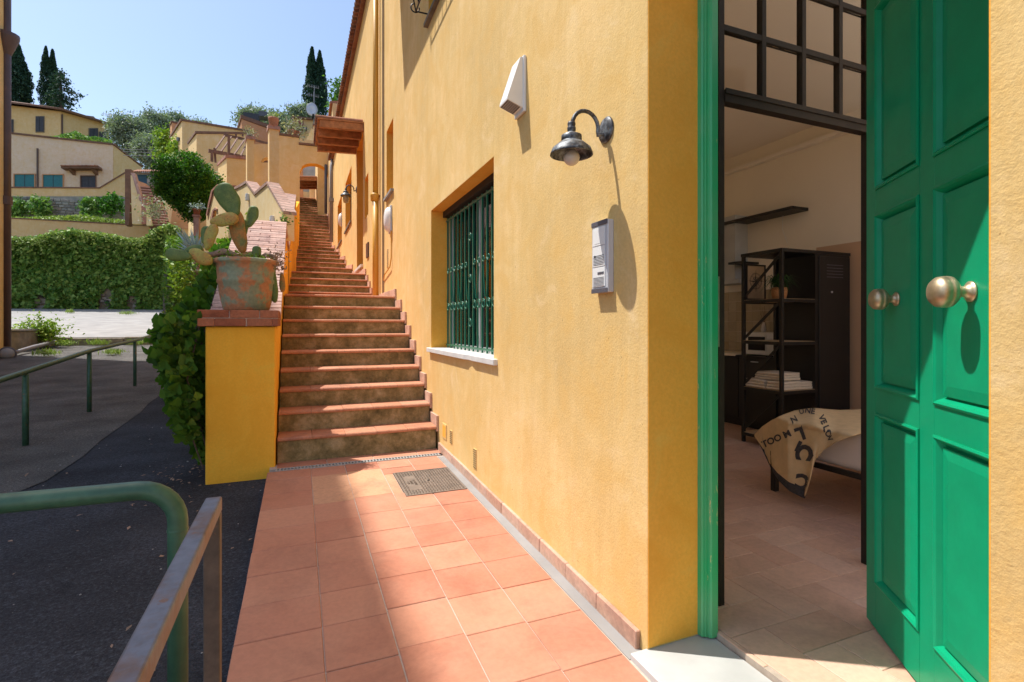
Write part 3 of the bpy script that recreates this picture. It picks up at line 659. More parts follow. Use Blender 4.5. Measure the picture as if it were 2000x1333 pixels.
for s, q_ in ((.289, .86), (.787, 1.0)):
    k = MB().lathe([(r_ * q_, h_ * q_) for r_, h_ in [(0, 0), (.034, 0), (.034, .006), (.026, .010), (.018, .020), (.017, .034), (.022, .040), (.038, .046), (.050, .058), (.052, .070), (.049, .074), (.052, .078), (.049, .096), (.036, .110), (.018, .117), (0, .118)]], LP(s, 1.508) + LN * -.003, LN, 32)
    k.build('knob', M_brass, leaf, smooth=True)

# ------------------------------------------------------------------ small things on the facade
v = empty('vent_hood', (FX, 3.4, 3.05), 'white plastic wedge shaped vent hood high on the ochre wall', 'vent')
ya, yb = 3.15, 3.315
mb = MB(); mb.box(FX - .022, FX, ya, yb, 2.84, 3.22); mb.build('back_plate', M_white, v, bevel=.006)
mb = MB(); mb.prism([(FX - .023, ya + .01, 3.205), (FX - .04, ya + .01, 3.205), (FX - .135, ya + .01, 2.92), (FX - .135, ya + .01, 2.905), (FX - .023, ya + .01, 2.865)], (0, yb - ya - .02, 0)); mb.build('hood', M_white, v)
mb = MB()
for i in range(7):
    k = i / 7; mb.bar((FX - .126 + .096 * k, ya + .02, 2.900 - .034 * k), (FX - .126 + .096 * k, yb - .02, 2.900 - .034 * k), .006, .005)
mb.build('slot', M_dark, v)

ic = empty('intercom', (FX, 2.19, 1.72), 'silver door intercom panel with dark end caps below the wall lamp', 'intercom')
ya, yb, za, zb = 2.112, 2.258, 1.56, 1.915
MB().box(FX - .035, FX, ya, yb, za, zb).build('housing', M_silver, ic, bevel=.004)
MB().box(FX - .040, FX - .0355, ya, yb, zb - .022, zb + .002).build('end_cap', M_dgrey, ic, bevel=.002, seg=1); MB().box(FX - .040, FX - .0355, ya, yb, za - .002, za + .022).build('end_cap', M_dgrey, ic, bevel=.002, seg=1)
for z0, z1 in ((1.795, 1.885), (1.69, 1.79), (1.59, 1.685)):
    MB().box(FX - .0385, FX - .0356, ya + .022, yb - .012, z0, z1).build('module', M_white, ic, bevel=.001, seg=1)
MB().box(FX - .0395, FX - .0387, ya + .045, yb - .03, 1.805, 1.873).build('name_plate', M_white, ic)
mb = MB()
for i in range(7): mb.box(FX - .0396, FX - .0386, ya + .03, yb - .02, 1.698 + i * .0075, 1.7005 + i * .0075); mb.box(FX - .0396, FX - .0386, ya + .03, yb - .02, 1.595 + i * .0065, 1.597 + i * .0065)
mb.build('speaker_slot', M_dgrey, ic)['kind'] = 'stuff'
MB().box(FX - .0398, FX - .0388, ya + .03, yb - .06, 1.650, 1.662).build('button', M_dgrey, ic)
MB().lathe([(0, 0), (.006, 0), (.006, .002), (0, .002)], (FX - .0388, yb - .035, 1.742), (-1, 0, 0), 10).build('microphone', M_dark, ic)

def wall_lamp(name, loc, label, globe, s=1.0, caged=False):
    L = empty(name, loc, label, 'wall lamp'); x, y, z = loc
    MB().lathe([(0, 0), (.058 * s, 0), (.062 * s, .004), (.055 * s, .012), (.030 * s, .018), (0, .020)], (x, y, z), (-1, 0, 0), 20).build('mount', M_lampm, L, smooth=True)
    arm = [(x - .015, y, z - .02 * s), (x - .05 * s, y, z - .03 * s)] + [(x - .115 * s + .068 * s * math.cos(a), y, z + .0 * s + .072 * s * math.sin(a)) for a in np.linspace(-.2, math.pi, 12)]
    arm[-1] = (x - .185 * s, y, z - .005 * s)
    MB().tube(arm, .0095 * s, 10).build('arm', M_lampm, L, smooth=True)
    cx, cz = x - .188 * s, z - .0 * s
    sh = [(.0, .012), (.016, .010), (.019, .0), (.016, -.012), (.020, -.016), (.019, -.030), (.013, -.034), (.022, -.040), (.046, -.052), (.047, -.072), (.042, -.076), (.060, -.088), (.088, -.112), (.096, -.132), (.0985, -.140), (.0955, -.141), (.092, -.131), (.084, -.114), (.058, -.092), (.020, -.080), (0, -.080)]
    MB().lathe([(r * s, h * s) for r, h in sh], (cx, y, cz), n=36).build('shade', M_lampm, L, smooth=True)
    if globe:
        MB().lathe([(.017 * s, -.080 * s), (.017 * s, -.118 * s)], (cx, y, cz), n=16).build('socket', M_bulb, L, smooth=True)
        MB().lathe([(0, -.118 * s)] + [(.037 * s * math.sin(a), (-.152 + .037 * math.cos(a)) * s) for a in np.linspace(.3, math.pi, 12)], (cx, y, cz), n=24).build('bulb', M_bulb, L, smooth=True)
    else:
        MB().lathe([(.05 * s, -.10 * s), (.055 * s, -.2 * s), (.04 * s, -.26 * s), (.0, -.27 * s)], (cx, y, cz), n=16).build('glass', M_frost, L, smooth=True)
    return L
wall_lamp('wall_lamp', (FX, 2.176, 2.37), 'weathered grey metal wall lamp with a bare round bulb above the intercom', True, 1.06)
wall_lamp('wall_lamp', (FX, 14.3, 5.03), 'glass globe wall lamp by the recessed door up the stairs', False, 1.45)
wall_lamp('wall_lamp', (.95, 34.2, 9.0), 'small lamp beside the far tiled canopy beyond the arch', False, 1.5)
# painted grilles low on the wall
for (yc, zc, h, w, lab) in ((4.24, .235, .17, .075, 'pierced vent grille low on the wall nearest the camera'), (5.0, .27, .13, .075, 'small pierced vent low on the wall next to the stairs foot'), (9.02, 2.55, .32, .12, 'pierced vent below the rounded white alarm box')):
    g = empty('air_grille', (FX, yc, zc), lab, 'air grille'); MB().box(FX - .006, FX, yc - w / 2, yc + w / 2, zc - h / 2, zc + h / 2).build('plate', M_wall, g)
    mb = MB(); ny, nz = 4, max(6, int(h / .018))
    for i in range(ny):
        for j in range(nz): yy = yc - w / 2 + w * (i + .5) / ny; zz = zc - h / 2 + h * (j + .5) / nz; mb.box(FX - .0075, FX - .0062, yy - w / ny * .28, yy + w / ny * .28, zz - .0048, zz + .0048)
    mb.build('slot', M_dark, g)
g = empty('wall_hatch', (FX, 5.3, .33), 'small framed ochre hatch low on the wall right above the skirting', 'hatch'); MB().box(FX - .008, FX, 5.17, 5.33, .20, .36).build('hatch_frame', M_wall, g, bevel=.003, seg=1)
MB().box(FX - .010, FX - .0085, 5.19, 5.31, .22, .34).build('lid', M_reveal, g)
g = empty('meter_hatch', (FX, 11.8, 3.06), 'small red brown metal hatch on the wall left of the ochre downpipe', 'hatch'); MB().box(FX - .03, FX, 11.6, 11.95, 2.9, 3.22).build('lid', M_iband, g)
for (y0, y1, z0, z1, lab, nm) in ((8.35, 9.0, 2.93, 3.38, 'rounded white plastic alarm box on the wall beside the ochre downpipe', 'alarm_box'), (18.6, 20.4, 4.95, 5.45, 'smaller white rounded box on the wall farther up the stairs', 'alarm_box')):
    g = empty(nm, (FX, (y0 + y1) / 2, z0), lab, 'alarm box'); yc, zc = (y0 + y1) / 2, (z0 + z1) / 2
    MB().box(FX - .03, FX, yc - .12, yc + .12, z0, z1).build('back_plate', M_silver, g, bevel=.02)
    mb = MB(); mb.lathe([(0, .09), (.07, .085), (.12, .07), (.145, .04), (.155, .0)], (0, 0, 0), (-1, 0, 0), 24); mb.v = [(FX - .03 + x, yc + y * .85, zc + z * (z1 - z0) / .33) for x, y, z in mb.v]; mb.build('cover', M_white, g, smooth=True)
# downpipes and cables
dp = empty('downpipe', (FX - .06, 10.0, 1.9), 'ochre painted downpipe with a collar standing on the lower landing', 'downpipe')
MB().tube([(FX - .075, 10.0, 3.86), (FX - .075, 10.0, 8.85)], .052, 16).build('upper_pipe', M_ypipe, dp, smooth=True)
MB().tube([(FX - .075, 10.0, 1.93), (FX - .075, 10.0, 3.80)], .058, 16).build('lower_pipe', M_ypipe, dp, smooth=True)
MB().lathe([(.058, -.10), (.075, -.09), (.085, 0), (.09, .02), (.06, .05)], (FX - .09, 10.0, 3.85), n=20).build('collar', M_ypipe, dp, smooth=True)
cb = empty('wall_cable', (FX, 9.4, 2), 'brown cable running up the wall just right of the ochre downpipe', 'cable')
MB().tube([(FX - .012, 9.42, 1.95), (FX - .012, 9.42, 8.8)], .010, 6).build('cable_run', M_cable, cb); MB().tube([(FX - .012, 9.55, 1.95), (FX - .012, 9.55, 8.8)], .009, 6).build('cable_run', M_cable, cb)
MB().tube([(FX - .012, 9.42, 2.20), (FX - .03, 9.2, 2.28), (FX - .03, 8.62, 2.36), (FX - .02, 8.54, 2.5), (FX - .02, 8.54, 2.95)], .010, 8).build('alarm_cable', M_ypipe, cb)
gp = empty('downpipe', (FX - .07, 24.3, 5), 'grey downpipe far up the stairs with a bend under the eaves', 'downpipe')
MB().tube([(FX - .10, 24.2, 5.1), (FX - .10, 24.2, 8.0), (FX - .10, 24.25, 8.5), (FX - .03, 24.5, 8.8), (FX - .1, 24.7, 9.2)], .075, 10).build('pipe', M_gpipe, gp, smooth=True)
MB().box(FX - .2, FX, 24.1, 24.3, 6.9, 7.05).build('clamp', M_gpipe, gp)
gp = empty('downpipe', (FX - .07, 30.3, 7), 'dark grey downpipe seen through the arch', 'downpipe')
MB().tube([(FX - .12, 28.9, 7.3), (FX - .12, 28.9, 9.9)], .075, 8).build('pipe', M_dgrey, gp, smooth=True)

# tiled timber canopies
def canopy(x0, x1, y0, y1, z, label, rise=.12, nb=4, wall=FX):
    c = empty('door_canopy', (x1, (y0 + y1) / 2, z), label, 'canopy', 'tiled canopies over the doors')
    for i in range(nb):
        y = y0 + .08 + (y1 - y0 - .16) * i / (nb - 1); MB().block([(x0 + .05, y - .06), (x1, y - .06), (x1, y + .06), (x0 + .05, y + .06)], [z, z + rise, z + rise, z], [z + .16, z + .16 + rise, z + .16 + rise, z + .16]).build('beam', M_wood, c)
    MB().block([(x0, y0), (x1, y0), (x1, y1), (x0, y1)], [z + .165, z + .165 + rise, z + .165 + rise, z + .165], [z + .20, z + .20 + rise, z + .20 + rise, z + .20]).build('board', M_wood, c)
    at = arc_tile('roof_tile', (x1 - x0) * 1.02, .075, M_rooftile); n = int((y1 - y0) / .165)
    for i in range(n): inst('roof_tile', at, (x0 - .04, y0 + .08 + i * (y1 - y0 - .16) / max(1, n - 1), z + .205), c, (0, -math.atan2(rise, x1 - x0), 0))
    return c
c1 = onY(622, 288, 12.6); canopy(.38, FX - .002, 12.55, 14.45, 5.96, 'timber canopy roofed with terracotta over the recessed door up the stairs', .05, 4)
canopy(-.10, .948, 31.5, 33.6, 9.60, 'farther small tiled canopy seen through the arch', .1, 4, .95)
# ------------------------------------------------------------------ staircase
st = empty('staircase', (.6, 5.5, .1), 'long terracotta staircase climbing between the ochre house and the low wall', 'staircase')
STEPS = [(5.50, .289), (5.80, .50), (6.08, .70), (6.37, .89), (6.68, 1.085), (7.0, 1.28), (7.33, 1.475), (7.68, 1.665), (8.16, 1.855),
         (11.0, 2.065), (11.33, 2.23), (11.72, 2.40), (12.12, 2.575), (15.3, 3.02), (17.5, 3.41), (17.95, 3.60), (20.2, 4.02), (20.65, 4.21), (23.3, 4.72),
         (25.5, 5.17), (25.85, 5.34), (26.2, 5.53), (26.7, 5.77), (27.1, 5.99), (27.45, 6.2), (27.8, 6.42), (28.1, 6.63), (28.35, 6.83), (28.6, 7.02), (28.85, 7.2),
         (30.0, 7.62), (30.5, 7.83), (31.0, 8.05), (31.6, 8.3), (32.2, 8.55), (32.8, 8.8), (33.3, 9.0), (33.8, 9.2)]
SX0, SX1 = -.2, 1.385
def nosing_tile(w, d, mat, th=.038):
    mb = MB(); n = 5; prof = [(d, 0), (d, -th)] + [(th / 2 - th / 2 * math.sin(math.pi * k / n), -th / 2 - th / 2 * math.cos(math.pi * k / n)) for k in range(n + 1)]
    mb.prism([(-w / 2, y, z) for y, z in prof], (w, 0, 0)); me = mb.mesh('tread_tile'); me.materials.append(mat); return me
zb = walkz(5.5)
for i, (Y, z) in enumerate(STEPS):
    x1 = SX1 if i < 30 else .93; Yn = STEPS[i + 1][0] if i + 1 < len(STEPS) else Y + 2; zn = STEPS[i + 1][1] if i + 1 < len(STEPS) else z + .1
    long_ = Yn - Y > .9; ze = z if not long_ else max(z, zn - .20)
    b = empty('step', (.6, Y, z)); b.parent = st; b.matrix_parent_inverse = world_of(st).inverted()
    MB().block([(SX0, Y + .03), (x1, Y + .03), (x1, Yn + .06), (SX0, Yn + .06)], zb - .6 if i < 9 else z - 1.2, [z - .039, z - .039, ze - .039, ze - .039]).build('riser', M_riser, b)
    nt = 5 if i < 30 else 4; wd = (x1 - SX0) / nt
    d = min(Yn - Y + .03, .36)
    if i < 20 or True:
        me = nosing_tile(wd - (.003 if i < 9 else .002), d if not long_ else .34, M_tread)
        for k in range(nt): inst('tread_tile', me, (SX0 + wd * (k + .5), Y, z + random.uniform(-.0015, .0015)), b, (random.uniform(-.003, .003) if i < 9 else 0, 0, random.uniform(-.004, .004) if i < 9 else 0))
    if long_:
        MB().block([(SX0, Y + .343), (x1, Y + .343), (x1, Yn + .06), (SX0, Yn + .06)], z - .3, [z - .0, z - .0, ze, ze]).build('landing_slab', M_tread, b)
    # stepped terracotta skirting against the house wall
    if i < 30:
        mb = MB(); h = .115
        xk = x1 + .0015
        mb.block([(xk, Y + .005), (FX, Y + .005), (FX, Yn + .004), (xk, Yn + .004)], z - .06, [z + h, z + h, ze + h, ze + h]); mb.build('skirting', M_skirt, b, bevel=.003, seg=1)

# ------------------------------------------------------------------ low wall beside the stairs with its cap and coping
lw = empty('stair_wall', (-.5, 5.45, 0), 'ochre pillar and sloping brick capped wall on the left side of the stairs', 'wall')
PX0, PX1 = -.80, -.215
PY0 = 5.42
mb = MB(); mb.block([(PX0, PY0), (PX1, PY0), (PX1, 6.02), (PX0, 6.02)], -.3, [1.385] * 4); mb.build('pillar', M_pillar, lw, bevel=.012, seg=2)
mb = MB(); mb.prism([(PX0, 6.021, -.3), (PX0, 6.021, 1.40), (PX0, 8.72, 2.90), (PX0, 11.4, 2.90), (PX0, 11.4, -.3)], (PX1 - PX0 - .001, 0, 0)); mb.build('sloping_wall', M_pillar, lw)
# brick cap, two courses
cx0, cx1, cyy0, cyy1 = -.86, -.18, 5.365, 6.02
cap = empty('brick_cap', (-.52, 5.7, 1.38)); cap.parent = lw; cap.matrix_parent_inverse = world_of(lw).inverted()
MB().box(cx0 + .012, cx1 - .012, cyy0 + .012, cyy1, 1.387, 1.53).build('mortar', M_grout, cap)
for c, (z0, z1) in enumerate(((1.387, 1.460), (1.466, 1.538))):
    xs = [cx0, -.60, -.35, cx1] if c else [cx0, -.72, -.46, -.24, cx1]
    ys = [cyy0, 5.50, 5.63, 5.76, 5.89, cyy1]
    for i in range(len(xs) - 1):
        for j in range(len(ys) - 1):
            me = unit_brick('brick', xs[i + 1] - xs[i] - .006, ys[j + 1] - ys[j] - .006, z1 - z0, M_capbrick, .005)
            inst('brick', me, ((xs[i] + xs[i + 1]) / 2 + random.uniform(-.003, .003), (ys[j] + ys[j + 1]) / 2 + random.uniform(-.003, .003), (z0 + z1) / 2), cap, (0, 0, random.uniform(-.012, .012)))
# sloping coping of brick on edge
cop = empty('coping', (-.5, 6.1, 1.5)); cop.parent = lw; cop.matrix_parent_inverse = world_of(lw).inverted()
a = Vector((0, 6.03, 1.475)); b = Vector((0, 8.70, 2.965)); dv = b - a; sl = math.atan2(dv.z, dv.y); L = dv.length; n = 38; p = L / n
MB().prism([(cx0 + .012, 6.03, 1.40), (cx0 + .012, 6.03, 1.50), (cx0 + .012, 8.70, 2.985), (cx0 + .012, 8.70, 2.86)], (cx1 - cx0 - .024, 0, 0)).build('mortar', M_grout, cop)
w3 = (cx1 - cx0) / 2; mes = [unit_brick('brick', w3 * k - .006, p - .006, .075, M_pinkbrick, .004) for k in (1, .62, 1.38)]
for i in range(n):
    q = a + dv * ((i + .5) / n); ws = [(0, w3)] * 2 if i % 3 == 0 else ([(1, w3 * .62), (2, w3 * 1.38)] if i % 3 == 1 else [(2, w3 * 1.38), (1, w3 * .62)]); x = cx0
    for mi, w in ws:
        inst('brick', mes[mi], (x + w / 2, q.y, q.z + random.uniform(-.003, .003)), cop, (sl + random.uniform(-.01, .01), 0, random.uniform(-.012, .012))); x += w
q = 8.70
for i in range(28):
    me = mes[0]
    for k in range(2): inst('brick', me, (cx0 + w3 * (k + .5), q + .06 + i * .095, 2.93 + random.uniform(-.003, .003)), cop, (0, 0, random.uniform(-.012, .012)))
# second, rising coping beyond the landing
w2 = empty('upper_stair_wall', (-.3, 11.5, 2), 'second narrower brick coped wall rising beside the stairs toward the arch', 'wall')
Q = [onY(565, 484, 11.45), onY(571, 440, 12.5), onY(578.5, 381, 14.6), onY(555, 377, 14.6), onY(556.5, 440, 12.3)]
MB().prism(Q, (0, 0, -.10)).build('coping', M_zcop, w2)
MB().prism([q + Vector((0, 0.0, -.102)) for q in Q], (0, 0, -2.6)).build('wall', M_pillar, w2)
Q2 = onY(585, 383, 15); 
w4 = empty('arch_side_wall', (-.3, 15, 3), 'plain ochre wall closing the gap between the brick coping and the arch', 'wall')
MB().block([(-.62, 14.7), (-.15, 14.7), (0.0, 27.9), (-.9, 27.9)], 2.5, [4.35, 4.35, 7.6, 7.6]).build('wall', M_pillar, w4)

# ------------------------------------------------------------------ pot with prickly pear
pt = empty('terracotta_pot', (-.53, 5.72, 1.538), 'big weathered terracotta pot with flaking green paint on the brick cap', 'pot')
PC = onY(482, 600, 5.70); PC = Vector((PC.x, 5.70, 1.539))
prof = [(0, .0), (.195, .0), (.205, .012), (.222, .08), (.243, .18), (.250, .26), (.262, .275), (.262, .30), (.255, .31), (.262, .40), (.268, .455), (.288, .462), (.292, .475), (.290, .495), (.282, .502), (.268, .50), (.262, .47), (.25, .44), (0, .43)]
MB().lathe(prof, PC, n=48).build('pot_body', M_pot, pt, smooth=True)
MB().lathe([(0, .445), (.20, .45), (.262, .44)], PC, n=24).build('soil', M_dry, pt)
cac = empty('prickly_pear', PC + Vector((0, 0, .44)), 'prickly pear cactus sprawling out of the weathered pot', 'cactus')
def pad(px, py, hl, hw, ang, mat, Y=5.70, th=.2, dark=None, name='pad', yaw=0, asym=.25):
    """px-size ellipse -> a thick obovate pad; ang = tilt of the long axis from vertical, clockwise"""
    c = onY(px, py, Y); k = Y / D(px, py).y / 1000; L, Wd = hl * k, hw * k; n1, n2 = 18, 14; vs, fs = [], []
    r = random.Random(int(px * 7 + py)); ph = r.random() * 6
    for i in range(n1 + 1):
        u = math.pi * i / n1; zz = -math.cos(u); rr = math.sin(u) ** .85
        wsc = 1 + asym * zz
        for j in range(n2):
            v = 2 * math.pi * j / n2; wob = 1 + .05 * math.sin(3 * v + ph + 4 * zz) + .03 * math.sin(7 * zz + ph)
            x = Wd * rr * wsc * math.cos(v) * wob; y = max(.018, Wd * th) * min(1, rr * 1.7) * math.sin(v); bend = .06 * L * math.sin(zz * 2 + ph)
            vs.append((x, y + bend, L * zz))
    for i in range(n1):
        for j in range(n2): fs.append((i * n2 + j, i * n2 + (j + 1) % n2, (i + 1) * n2 + (j + 1) % n2, (i + 1) * n2 + j))
    mb = MB(); R = Matrix.Rotation(-YAW * .6, 3, 'Z') @ Matrix.Rotation(math.radians(ang), 3, 'Y') @ Matrix.Rotation(math.radians(yaw), 3, 'Z')
    mb.add([c + R @ Vector(q) for q in vs], fs); return mb.build(name, mat, cac, smooth=True)
pad(446.5, 391, 34, 20, -24, M_cact, 5.68, .14)
pad(491.5, 424, 22, 10.5, 16, M_cact, 5.72, .18)
pad(438, 430, 27, 13, 80, M_cacty, 5.64, .16, asym=.2)
pad(411, 464, 27, 11, 17, M_cacty, 5.62, .15)
pad(402, 460, 18, 10, 8, M_cact, 5.70, .2)
pad(466, 452, 44, 15, -10, M_cactw, 5.70, .32, asym=.15)
pad(474, 450, 22, 10, 12, M_cact, 5.74, .4)
pad(392, 502, 24, 13, -60, M_cacty, 5.60, .28, asym=-.1)
pad(378, 490, 17, 11, 75, M_cact, 5.66, .25)
pad(349, 499, 24, 12, -82, M_cact, 5.62, .2)
pad(501, 494, 13, 8.5, 8, M_cact, 5.56, .25)
pad(534.5, 556, 36, 7.5, 177, M_cact, 5.66, .7)
pad(551, 552, 19, 5.5, 178, M_cactw, 5.70, .6)
pad(478, 502, 30, 9, 80, M_cactw, 5.68, .7)
pad(425, 510, 12, 7, 40, M_cact, 5.68, .3)
mb = MB(); P = [onY(a, b, 5.64) for a, b in ((474, 512), (455, 497), (436, 492), (418, 497), (405, 500))]; mb.tube(P, [.03, .028, .034, .026, .03], 10); mb.build('stem', M_dry, cac, smooth=True)
mb = MB(); P = [onY(a, b, 5.68) for a, b in ((500, 512), (520, 498), (535, 502), (541, 520))]; mb.tube(P, [.03, .026, .028, .02], 10); mb.build('stem', M_dry, cac, smooth=True)
pc = onY(538, 508, 5.66)
o = leaf_mesh('dry_foliage', np.array(pc) + rng.normal(size=(260, 3)) * (.05, .05, .06), rng.uniform(.015, .045, 260), M_dry, cac); 
sc_ = empty('potted_succulent', PC + Vector((.1, 0, .45)), 'small leafy succulents filling the rim of the weathered pot', 'plant')
leaf_mesh('foliage', np.concatenate([np.array(onY(505, 505, 5.6)) + rng.normal(size=(120, 3)) * (.05, .04, .02), np.array(onY(452, 500, 5.66)) + rng.normal(size=(160, 3)) * (.07, .05, .03)]), rng.uniform(.02, .05, 280), F_lime, sc_)
ip = empty('indoor_fern', PC, None, None); bpy.data.objects.remove(ip)

# blue agave on the wall behind the pot
ag = empty('agave', onY(378, 512, 6.9), 'spiky blue grey agave leaning out behind the prickly pear', 'plant'); base = onY(383, 508, 6.9)
r = random.Random(4)
for i in range(46):
    px, py = r.uniform(338, 412), r.uniform(436, 505); tip = onY(px, py, 6.9 + r.uniform(-.25, .3)); d = tip - base; s = d.cross(Vector((.2, 1, .1))).normalized() * .011; m = base + d * .5 + Vector((0, 0, .03))
    MB().add([base - s * .8, base + s * .8, m + s * 1.2, tip, m - s * 1.2, m + Vector((0, -.012, -.006))], [(0, 1, 2, 5), (0, 5, 4), (5, 2, 3), (4, 5, 3)]).build('leaf', F_agave, ag)

# ------------------------------------------------------------------ grapevine hanging over the wall
vn = empty('grapevine', (-.95, 6.4, 0), 'leafy green vine spilling over the wall left of the ochre pillar', 'vine')
def heart(name, s):
    pts = [(0, 0, 0), (.22, -.14, .03), (.48, .02, .05), (.52, .34, .04), (.36, .52, .03), (.26, .70, .02), (0, 1.0, -.05), (-.26, .70, .02), (-.36, .52, .03), (-.52, .34, .04), (-.48, .02, .05), (-.22, -.14, .03), (0, .38, -.03)]
    mb = MB(); mb.add([(x * s, y * s, z * s) for x, y, z in pts], [(i, (i + 1) % 12, 12) for i in range(12)]); me = mb.mesh(name); me.materials.append(F_vine); return me
def vine_pts(n, seed, near=False):
    r = random.Random(seed); out = []
    while len(out) < n:
        Y = 5.35 + 4.4 * r.random() ** (2.2 if near else 1.3); wtop = 1.45 + max(0, Y - 6.0) * .55
        z = r.uniform(.02, min(wtop, 2.6)); prof = .08 + .36 * min(1, max(0, z - .1) / .95) ** .8
        if z > 1.25: prof *= max(.32, 1 - (z - 1.25) * (.85 if Y < 6.6 else .35))
        prof *= 1 + .25 * noise.noise(Vector((Y * 1.5, z * 1.7, 3)))
        if z < .35 and noise.noise(Vector((Y * 2.1, 0, 9))) < -.05: continue
        lim = prof if Y > 5.45 else prof * .75
        x = -.80 - lim * (r.random() ** .45)
        if Y < 5.5 and x > -.83 : continue
        out.append(((x, Y, z), lim))
    return out
hm = [heart('leaf', s) for s in (.062, .08, .10)]
r = random.Random(12)
for (p, lim) in vine_pts(300, 5, True):
    x, y, z = p; x = -.80 - lim * r.uniform(.82, 1.05); rx = r.uniform(.55, 1.5); inst('leaf', hm[r.randrange(3)], (x, y - .05, z), vn, (math.pi - rx * .9, r.uniform(-.5, .5), r.uniform(-.9, .7)))
vb = []; fb = []
for (p, lim) in vine_pts(4600, 6):
    s = r.uniform(.05, .10); M = Matrix.Translation(p) @ Matrix.Rotation(r.uniform(-.9, .9), 4, 'Z') @ Matrix.Rotation(r.uniform(-.6, .6), 4, 'Y') @ Matrix.Rotation(math.pi - r.uniform(.3, 1.6), 4, 'X') @ Matrix.Scale(s / .10, 4)
    b0 = len(vb); vb += [tuple(M @ v.co) for v in hm[2].vertices]; fb += [tuple(i + b0 for i in pl.vertices) for pl in hm[2].polygons]
me = bpy.data.meshes.new('inner_foliage'); me.from_pydata(vb, [], fb); o = link('inner_foliage', me, F_vine, vn); o['kind'] = 'stuff'
mb = MB()
for i in range(26):
    y = 5.5 + i * .15; mb.tube([(-.83, y, r.uniform(-.05, .3)), (-.9 - r.uniform(0, .2), y + r.uniform(-.2, .2), .9), (-.85, y + r.uniform(-.2, .2), 1.5 + max(0, y - 6) * .5)], .008, 5)
mb.build('stem', M_trunk, vn)
def small_plant(name, c, rad, n, size, mat, label, cat='plant', group=None, droop=0, nrm=(0, 0, .8), aspect=.5):
    e = empty(name, c, label, cat, group); c = np.array(c)
    leaf_mesh('foliage', c + rng.normal(size=(n, 3)) * np.array(rad) * .55, rng.uniform(.6, 1.3, n) * size, mat, e, nrm=np.array(nrm), spread=1, aspect=aspect, droop=droop)
    base = Vector(c) - Vector((0, 0, rad[2])); mb = MB()
    for k in range(4): mb.tube([base, Vector(c) + Vector((random.uniform(-1, 1) * rad[0] * .5, 0, rad[2] * .5))], .004, 4)
    mb.build('stem', M_trunk, e); return e
small_plant('leafy_sprig', onY(487, 452, 8.9), (.25, .15, .13), 170, .08, F_lime, 'pale yellow green vine leaves along the top of the brick wall behind the cactus', 'plant')
small_plant('leafy_sprig', onY(553, 432, 9.6), (.14, .12, .13), 90, .06, F_vine, 'small dark green sprig growing on the brick wall beside the narrow coping', 'plant')
vine2 = empty('climbing_vine', onY(350, 560, 10.5), 'yellow green climber between the hedge wall and the grapevine', 'vine')
P = []; 
for i in range(2600):
    px, py = random.gauss(352, 20), random.uniform(462, 618); P.append(tuple(onY(max(px, 318 + abs(py - 540) * .12), py, 10.6 + random.uniform(-.5, .8))))
leaf_mesh('foliage', P, rng.uniform(.05, .11, len(P)), F_lime if False else F_ivy, vine2); leaf_mesh('lime_foliage', [tuple(onY(random.gauss(350, 13), random.uniform(500, 612), 10.1 + random.uniform(-.3, .3))) for _ in range(420)], rng.uniform(.05, .09, 420), F_lime, vine2)  # ivy coloured leaves, then a second layer of lime coloured ones
MB().block([(-2.35, 11.3), (-.81, 11.3), (-.81, 11.6), (-2.35, 11.6)], -.2, [2.4] * 4).build('support_wall', M_concd, vine2)

# ------------------------------------------------------------------ rails
gr1 = empty('green_rail', (-.33, 1.76, -.1), 'green painted tubular handrail bending down at the near left', 'handrail')
z0 = .925
arc = [(-.33 - .10 + .10 * math.sin(a), 1.765 , z0 - .10 + .10 * math.cos(a)) for a in np.linspace(0, math.pi / 2, 8)]
path = [(-3.2, 1.93, z0 - .02), (-1.6, 1.85, z0 - .01)] + arc + [(-.33, 1.765, -.13)]
MB().tube(path, .0265, 20).build('tube', M_rail, gr1, smooth=True)
MB().tube([(-3.0, 1.92, z0 - .02), (-3.0, 1.92, -.13)], .0265, 12).build('post', M_rail, gr1, smooth=True)
MB().lathe([(.0275, -.004), (.0283, 0), (.0275, .004)], (-.33, 1.765, z0 - .125), n=20).build('weld_seam', M_rail, gr1, smooth=True)
sr = empty('steel_handrail', (-.215, 1.3, -.06), 'rusty square section steel handrail along the walkway edge', 'handrail')
MB().box(-.237, -.197, -1.2, 1.612, .888, .928).build('rail', M_steel, sr, bevel=.004)
MB().box(-.2365, -.1975, 1.57, 1.6105, -.10, .8875).build('post', M_rpost, sr, bevel=.003); MB().box(-.2365, -.1975, -.9, -.86, -.12, .8875).build('post', M_steel, sr, bevel=.003)
g2 = empty('green_rail', (-3.1, 10, 0), 'green tubular handrail on three posts receding across the asphalt ramp', 'handrail')
pts = [(-2.9, 5.6, .70), (-3.02, 7.3, .795), (-3.07, 8.0, .83), (-3.15, 10.3, .975), (-3.30, 13.4, 1.06), (-3.35, 15.2, 1.15)]
MB().tube(pts, .033, 16).build('tube', M_rail, g2, smooth=True)
for (x, y, z) in pts[2:5] + [(-2.9, 5.6, .70)]:
    MB().tube([(x, y, ground(y) - .03), (x, y, z - .02)], .033, 12).build('post', M_rail, g2, smooth=True)
